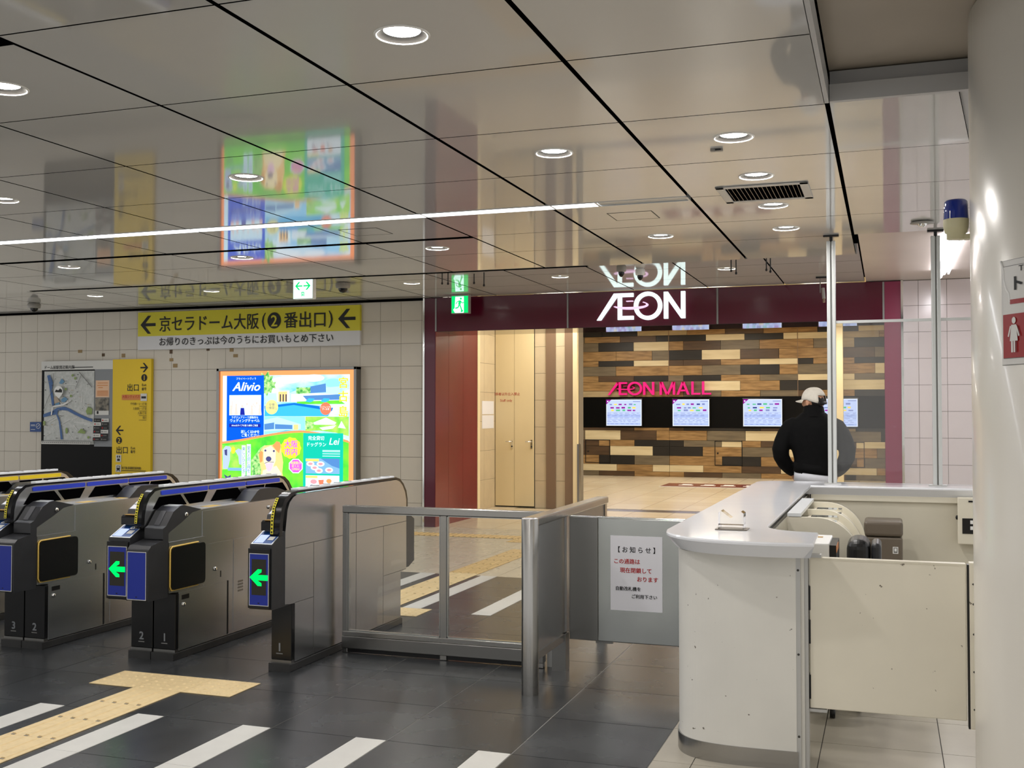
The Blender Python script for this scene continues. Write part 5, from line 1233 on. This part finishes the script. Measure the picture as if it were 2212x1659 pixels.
# office chair
t = thing('office_chair', (-.12, 5.72, 0), 'black padded office chair behind the low cream door', 'chair')
b = MB(); b.box(-.200, -.088, 5.63, 5.92, .50, .862, 'leather'); b.build('backrest', t, bevel=.05, seg=5)
b = MB(); b.box(-.084, -.036, 5.65, 5.90, .52, .846, 'darkplastic'); b.build('back_shell', t, bevel=.022, seg=4)
b = MB(); b.ell((-.33, 5.72, .45), (.20, .20, .05), 'leather', 18, 9); b.build('seat', t)
b = MB(); b.tube([(-.08, 5.78, .66), (-.08, 5.78, .48), (-.14, 5.74, .40), (-.32, 5.72, .40)], .014, 'black', 8); b.build('back_bar', t)
MB().tube([(-.32, 5.72, .07), (-.32, 5.72, .41)], .024, 'steel_dark', 12).build('column', t)
for k in range(5):
    a = 2 * PI * k / 5; ex, ey = -.32 + .17 * math.cos(a), 5.72 + .17 * math.sin(a)
    lg = MB().tube([(-.32, 5.72, .085), (ex, ey, .06)], [.02, .013], 'black', 8).build('leg', t)
    MB().lathe([(.001, -.012), (.025, -.012), (.025, .012), (.001, .012)], (ex, ey, .0255), 'black', 12, 'x').build('caster', lg)
# card machine under the counter end
t = thing('card_machine', (-.33, 5.25, .72), 'white boxy machine with a tan sticker tucked behind the counter end', 'machine')
MB().box(-.44, -.255, 5.10, 5.46, .70, .90, 'white').build('case', t, bevel=.006)
MB().box(-.335, -.295, 5.33, 5.37, .9002, .902, 'tan').build('sticker', t)
MB().box(-.2545, -.225, 5.12, 5.44, .71, .89, 'black').build('side_cover', t); MB().box(-.2245, -.2225, 5.1, 5.3, .86, .888, 'orangebox').build('side_label', t)
# intercom box on the back wall
t = thing('intercom_box', (.53, 8.14, .585), 'cream wall box with a black panel beside the column', 'box')
MB().box(.448, .66, 8.06, 8.139, .587, .906, 'officecream').build('case', t, bevel=.006)
MB().box(.475, .60, 8.057, 8.061, .66, .765, 'black').build('panel', t)
for z in (.70, .74): MB().box(.525, .57, 8.054, 8.058, z - .012, z + .012, 'white').build('button', t)
MB().box(.515, .56, 8.056, 8.061, .875, .887, 'black').build('slot', t)
b = MB(); b.ell((.444, 8.10, .766), (.010, .012, .016), 'black', 10, 7); b.build('side_knob', t)

# ================================================================ COLUMN THINGS
t = thing('blue_beacon', (.245, 4.42, 2.14), 'blue warning beacon on a cream base beside the white column', 'beacon')
b = MB(); c0 = (.250, 4.42, 2.145)
b.lathe([(.001, .148), (.036, .147), (.042, .140), (.0435, .10), (.045, .074)], c0, 'beacon_blue', 28); b.build('lens', t)
MB().lathe([(.046, .074), (.045, .045), (.040, .024), (.034, .020), (.034, 0), (.001, 0)], c0, 'beacon_cream', 28).build('base', t)
MB().tube([(.25, 4.42, 2.205), (.25, 4.42, 2.27)], .015, 'black', 10).build('lamp_core', t)
MB().box(.26, .33, 4.40, 4.44, 2.142, 2.16, 'beacon_cream').build('bracket', t)
# toilet sign wrapped on the column
PH0 = math.radians(26.0)
def colf(u, v, l):
    a = PH0 + u / (CR + .002); r = CR + .0015 + l
    return (CX - r * math.cos(a), CY - r * math.sin(a), 1.645 + v)
t = thing('toilet_sign', colf(0.1, 0, 0), 'toilet sign with a white woman figure on red, stuck on the column', 'sign')
def bent(p, u0, u1, v0, v1, m):
    p.n += 1; k = max(1, int((u1 - u0) / .02))
    for i in range(k): p.P([(u0 + (u1 - u0) * i / k, v0), (u0 + (u1 - u0) * (i + 1) / k, v0), (u0 + (u1 - u0) * (i + 1) / k, v1), (u0 + (u1 - u0) * i / k, v1)], m, p.n * p.step)
p = Print(colf); bent(p, 0, .30, 0, .345, 'print_grey'); bent(p, .0015, .2985, .0015, .3435, 'signwhite'); p.build('plate', t)
p = Print(colf); p.n = 4; bent(p, .012, .288, .0215, .325, 'print_grey'); bent(p, .0135, .2865, .023, .323, 'signwhite'); bent(p, .0135, .2865, .023, .166, 'signred'); bent(p, .052, .26, .198, .213, 'signred')
p.text('Toilets', .15, .302, .026, 'print_black', .006, sx=1.5); p.text('トイレ', .055, .245, .052, 'print_black', .035, align='LEFT', sx=1.25)
def woman(u, v, s):
    p.oval(u, v + .112 * s, .0095 * s, .011 * s, 'signwhite', 16)
    p.poly([(u - .012 * s, v + .098 * s), (u + .012 * s, v + .098 * s), (u + .019 * s, v + .045 * s), (u - .019 * s, v + .045 * s)], 'signwhite')
    p.line([(u - .014 * s, v + .094 * s), (u - .026 * s, v + .06 * s)], .006 * s, 'signwhite'); p.line([(u + .014 * s, v + .094 * s), (u + .026 * s, v + .06 * s)], .006 * s, 'signwhite')
    p.rect(u - .010 * s, v + .008 * s, u - .002 * s, v + .047 * s, 'signwhite'); p.rect(u + .002 * s, v + .008 * s, u + .010 * s, v + .047 * s, 'signwhite')
woman(.072, .032, 1.0)
p.build('print', t)
b = MB(); b.tube([colf(.0, .345, .003), colf(.012, .325, .003), colf(.018, .31, .003), colf(.02, .28, .003), colf(.032, .25, .003), colf(.045, .235, .003), colf(.05, .205, .003)], .004, 'white', 8); b.build('torn_edge', t)

# ================================================================ PERSON
def skinned(verts, edges, radii, root=0, sub=2):
    me = bpy.data.meshes.new('s'); me.from_pydata(verts, edges, [])
    o = bpy.data.objects.new('s', me); COL.objects.link(o)
    md = o.modifiers.new('skin', 'SKIN'); md.use_smooth_shade = True
    o.modifiers.new('sub', 'SUBSURF').levels = sub
    for i, r in enumerate(radii):
        me.skin_vertices[0].data[i].radius = (r, r) if not isinstance(r, tuple) else r
        me.skin_vertices[0].data[i].use_root = (i == root)
    bpy.context.view_layer.update()
    m = bpy.data.meshes.new_from_object(o.evaluated_get(bpy.context.evaluated_depsgraph_get()))
    V = [tuple(v.co) for v in m.vertices]; Fs = [tuple(p.vertices) for p in m.polygons]
    bpy.data.objects.remove(o); bpy.data.meshes.remove(m)
    return V, Fs
PX, PY = -.565, 9.05
person = thing('person', (PX, PY, 0), 'man in a pale cap and black jacket seen from behind, hands at his waist', 'person')
def shift(V, s=1.0): return [(PX + x * s, PY + y * s, z) for x, y, z in V]
# limbs: shoulders, elbows out, hands in front of the waist
def arm(sg): return [(sg * .150, 0, 1.385), (sg * .195, -.01, 1.35), (sg * .262, -.035, 1.18), (sg * .215, .045, 1.06), (sg * .165, .10, .985)]
bv = [(0, 0, .93), (0, .005, 1.10), (0, 0, 1.25), (0, -.005, 1.38), (0, .0, 1.47), (0, .015, 1.53)]
be = [(0, 1), (1, 2), (2, 3), (3, 4), (4, 5)]
br_ = [(.14, .10), (.115, .085), (.125, .09), (.12, .075), (.055, .055), (.050, .053)]
for sg in (-1, 1):
    n0 = len(bv); A_ = arm(sg); bv += A_; be += [(3, n0)] + [(n0 + k, n0 + k + 1) for k in range(len(A_) - 1)]; br_ += [.055, .05, .042, .034, .027]
    # palm and fingers curled forward
    h = n0 + 4; pm = len(bv); bv.append((sg * .145, .125, .945)); be.append((h, pm)); br_.append((.036, .018))
    for f in range(4):
        q = len(bv); dx = (f - 1.5) * .017; L = (.052, .060, .056, .044)[f]
        bv += [(sg * (.138 + dx * .3), .135 + dx, .915), (sg * (.128 + dx * .3), .142 + dx, .915 - L * .55), (sg * (.112 + dx * .3), .138 + dx, .915 - L)]
        be += [(pm, q), (q, q + 1), (q + 1, q + 2)]; br_ += [.009, .0085, .0075]
    q = len(bv); bv += [(sg * .125, .098, .945), (sg * .108, .10, .92)]; be += [(pm, q), (q, q + 1)]; br_ += [.010, .009]
    n1 = len(bv); lg = [(sg * .09, .0, .86), (sg * .10, .01, .50), (sg * .105, -.01, .10), (sg * .11, .10, .045)]; bv += lg; be += [(0, n1)] + [(n1 + k, n1 + k + 1) for k in range(3)]; br_ += [.085, .058, .042, .036]
V, F = skinned(bv, be, br_)
b = MB(); b.add(shift(V), F, 'skin', True)
# head turned to the left (towards -x, slightly away)
hd = Vector((-.80, .60, 0)).normalized(); sd = Vector((-hd.y, hd.x, 0)); hc = Vector((0, .022, 1.578))
def hp(f, s, u): q = hc + hd * f + sd * s; return (PX + q.x, PY + q.y, q.z + u)
HV = []; n, k = 22, 15
for i in range(k):
    tt = -PI / 2 + PI * i / (k - 1)
    for j in range(n):
        a = 2 * PI * j / n; f, s_, u = .094 * math.cos(tt) * math.cos(a), .074 * math.cos(tt) * math.sin(a), .104 * math.sin(tt)
        if u < 0: f = f * (1 - .12 * abs(u) / .115) + .012 * abs(u) / .115; s_ *= 1 - .28 * abs(u) / .115     # jaw narrows
        if f > .06 and -.05 < u < .01: f += .004
        HV.append(hp(f, s_, u))
b.add(HV, [(i * n + j, i * n + (j + 1) % n, (i + 1) * n + (j + 1) % n, (i + 1) * n + j) for i in range(k - 1) for j in range(n)], 'skin', True)
def blob(c, r, m='skin'):
    V_ = []; n2, k2 = 10, 7
    for i in range(k2):
        tt = -PI / 2 + PI * i / (k2 - 1)
        for j in range(n2): V_.append(hp(c[0] + r[0] * math.cos(tt) * math.cos(2 * PI * j / n2), c[1] + r[1] * math.cos(tt) * math.sin(2 * PI * j / n2), c[2] + r[2] * math.sin(tt)))
    return V_, [(i * n2 + j, i * n2 + (j + 1) % n2, (i + 1) * n2 + (j + 1) % n2, (i + 1) * n2 + j) for i in range(k2 - 1) for j in range(n2)]
for c, r in (((.104, 0, -.018), (.016, .013, .022)), ((-.002, .079, -.012), (.018, .010, .030)), ((-.002, -.079, -.012), (.018, .010, .030)), ((.088, 0, -.06), (.012, .022, .007)), ((.085, 0, -.072), (.012, .02, .008))):
    b.add(*blob(c, r), 'skin', True)
bo = b.build('body', person)
rm = bo.modifiers.new('join', 'REMESH'); rm.mode = 'VOXEL'; rm.voxel_size = .007; rm.use_smooth_shade = True
eb = MB()
for sg in (-1, 1): eb.add(*blob((.090, sg * .030, .004), (.008, .012, .008)), 'white', True); eb.add(*blob((.096, sg * .030, .004), (.004, .005, .005)), 'hair', True)
eb.build('eyes', person)
hb = MB(); V_, F_ = blob((-.030, 0, .002), (.070, .073, .058)); hb.add(V_, F_, 'hair', True); hb.build('hair', person)
# jacket: lofted torso and two bent sleeves grown together
b = MB(); n = 32
RG = [(.990, .152, .118, 0), (1.05, .156, .120, 0), (1.11, .154, .118, 0), (1.17, .168, .120, -.002), (1.24, .196, .122, -.005), (1.31, .208, .122, -.008), (1.375, .202, .116, -.010), (1.415, .180, .104, -.008), (1.45, .135, .090, -.002), (1.49, .092, .080, .006)]
V = []
for z, a, c, oy in RG: V += [(PX + a * math.copysign(abs(math.cos(2 * PI * k / n)) ** .85, math.cos(2 * PI * k / n)), PY + oy + c * math.sin(2 * PI * k / n), z) for k in range(n)]
b.add(V, [(i * n + k, i * n + (k + 1) % n, (i + 1) * n + (k + 1) % n, (i + 1) * n + k) for i in range(len(RG) - 1) for k in range(n)] + [tuple(range(n))[::-1], tuple(range((len(RG) - 1) * n, len(RG) * n))], 'jacket', True)
for sg in (-1, 1):
    b.tube([(PX + sg * x, PY + y, z) for x, y, z in ((.13, -.006, 1.385), (.175, -.010, 1.365), (.212, -.018, 1.31), (.240, -.028, 1.25), (.259, -.034, 1.19), (.254, -.018, 1.135), (.229, .015, 1.08), (.196, .055, 1.035), (.168, .088, 1.005))], [.076, .077, .074, .070, .067, .064, .060, .053, .045], 'jacket', 18)
jo = b.build('jacket', person)
rm = jo.modifiers.new('join', 'REMESH'); rm.mode = 'VOXEL'; rm.voxel_size = .009; rm.use_smooth_shade = True
sm_ = jo.modifiers.new('soft', 'SMOOTH'); sm_.factor = .5; sm_.iterations = 6
def ring(z0, z1, a0, b0, a1, b1, m, cx=0, cy=0, n=36, close=False):
    q = MB(); V_ = []
    for z, a, c in ((z0, a0, b0), (z1, a1, b1), (z1, a1 - .008, b1 - .008), (z0, a0 - .008, b0 - .008)):
        V_ += [(PX + cx + a * math.cos(2 * PI * j / n), PY + cy + c * math.sin(2 * PI * j / n), z - .018 * math.cos(2 * PI * j / n)) for j in range(n)]
    q.add(V_, [(r_ * n + j, r_ * n + (j + 1) % n, ((r_ + 1) % 4) * n + (j + 1) % n, ((r_ + 1) % 4) * n + j) for r_ in range(4) for j in range(n)], m, True)
    return q
ring(1.00, 1.075, .160, .124, .158, .122, 'jacket').build('waistband', jo)
cq = MB(); V_ = []; n = 28
for z, a, tilt in ((1.445, .105, 0), (1.485, .088, .0), (1.535, .078, 0.0), (1.538, .068, 0), (1.47, .066, 0)):
    V_ += [(PX + a * math.cos(2 * PI * j / n), PY + .01 + a * 1.02 * math.sin(2 * PI * j / n), z - .012 * math.sin(2 * PI * j / n)) for j in range(n)]
cq.add(V_, [(i * n + j, i * n + (j + 1) % n, (i + 1) * n + (j + 1) % n, (i + 1) * n + j) for i in range(4) for j in range(n)], 'jacket', True); cq.build('collar', jo)
ring(.925, 1.02, .158, .128, .152, .120, 'shirt').build('shirt_hem', person)
tv = [(0, 0, .955), (0, 0, .90)]; te = [(0, 1)]; tr_ = [(.155, .115), (.155, .118)]
for sg in (-1, 1):
    n0 = len(tv); tv += [(sg * .09, 0, .82), (sg * .10, .01, .50), (sg * .105, -.008, .10)]; te += [(1, n0), (n0, n0 + 1), (n0 + 1, n0 + 2)]; tr_ += [.098, .075, .066]
V, F = skinned(tv, te, tr_); b = MB(); b.add(shift(V), F, 'trousers', True); b.build('trousers', person)
for sg in (-1, 1):
    V, F = skinned([(sg * .106, -.05, .05), (sg * .108, .05, .045), (sg * .112, .17, .036)], [(0, 1), (1, 2)], [(.042, .045), (.046, .04), (.038, .028)])
    b = MB(); b.add(shift([(x, y, max(z, 0.0)) for x, y, z in V]), F, 'shoe', True); b.build('shoe', person)
# cap: crown, brim pointing left, strap over the opening at the back
cq = MB(); V_ = []; n, k = 32, 10
for i in range(k):
    tt = (PI / 2) * i / (k - 1)
    for j in range(n):
        a = 2 * PI * j / n; back = max(0, -math.cos(a))
        f, s_, u = .106 * math.cos(tt) ** .8 * math.cos(a), .088 * math.cos(tt) ** .8 * math.sin(a), .012 + .103 * math.sin(tt) - (1 - math.sin(tt)) * back * .034
        V_.append(hp(f - .004, s_, u))
F_ = []
for i in range(k - 1):
    for j in range(n):
        a = 2 * PI * (j + .5) / n
        if i < 3 and abs(a - PI) < .50: continue
        F_.append((i * n + j, i * n + (j + 1) % n, (i + 1) * n + (j + 1) % n, (i + 1) * n + j))
cq.add(V_, F_, 'cap', True); cap = cq.build('cap', person); sdm = cap.modifiers.new('thick', 'SOLIDIFY'); sdm.thickness = .004
bq_ = MB(); V_ = []; n = 18
for r_ in range(4):
    for j in range(n + 1):
        a = -1.25 + 2.5 * j / n; e = r_ / 3 * .068
        V_.append(hp(-.004 + (.106 + e * max(.25, math.cos(a * .8))) * math.cos(a), .088 * math.sin(a) * (1 + .12 * r_ / 3), .012 - .010 * r_ / 3 - .018 * math.sin(a) ** 2 * (r_ / 3)))
bq_.add(V_, [(r_ * (n + 1) + j, r_ * (n + 1) + j + 1, (r_ + 1) * (n + 1) + j + 1, (r_ + 1) * (n + 1) + j) for r_ in range(3) for j in range(n)], 'cap', True)
br2 = bq_.build('brim', cap); br2.modifiers.new('thick', 'SOLIDIFY').thickness = .004
sq = MB(); V_ = []
for r_ in range(2):
    for j in range(11):
        a = PI - .62 + 1.24 * j / 10; V_.append(hp(.108 * math.cos(a) - .004, .090 * math.sin(a), -.024 + .020 * r_))
sq.add(V_, [(j, j + 1, 12 + j, 11 + j) for j in range(10)], 'black', True); so = sq.build('strap', cap); so.modifiers.new('thick', 'SOLIDIFY').thickness = .003
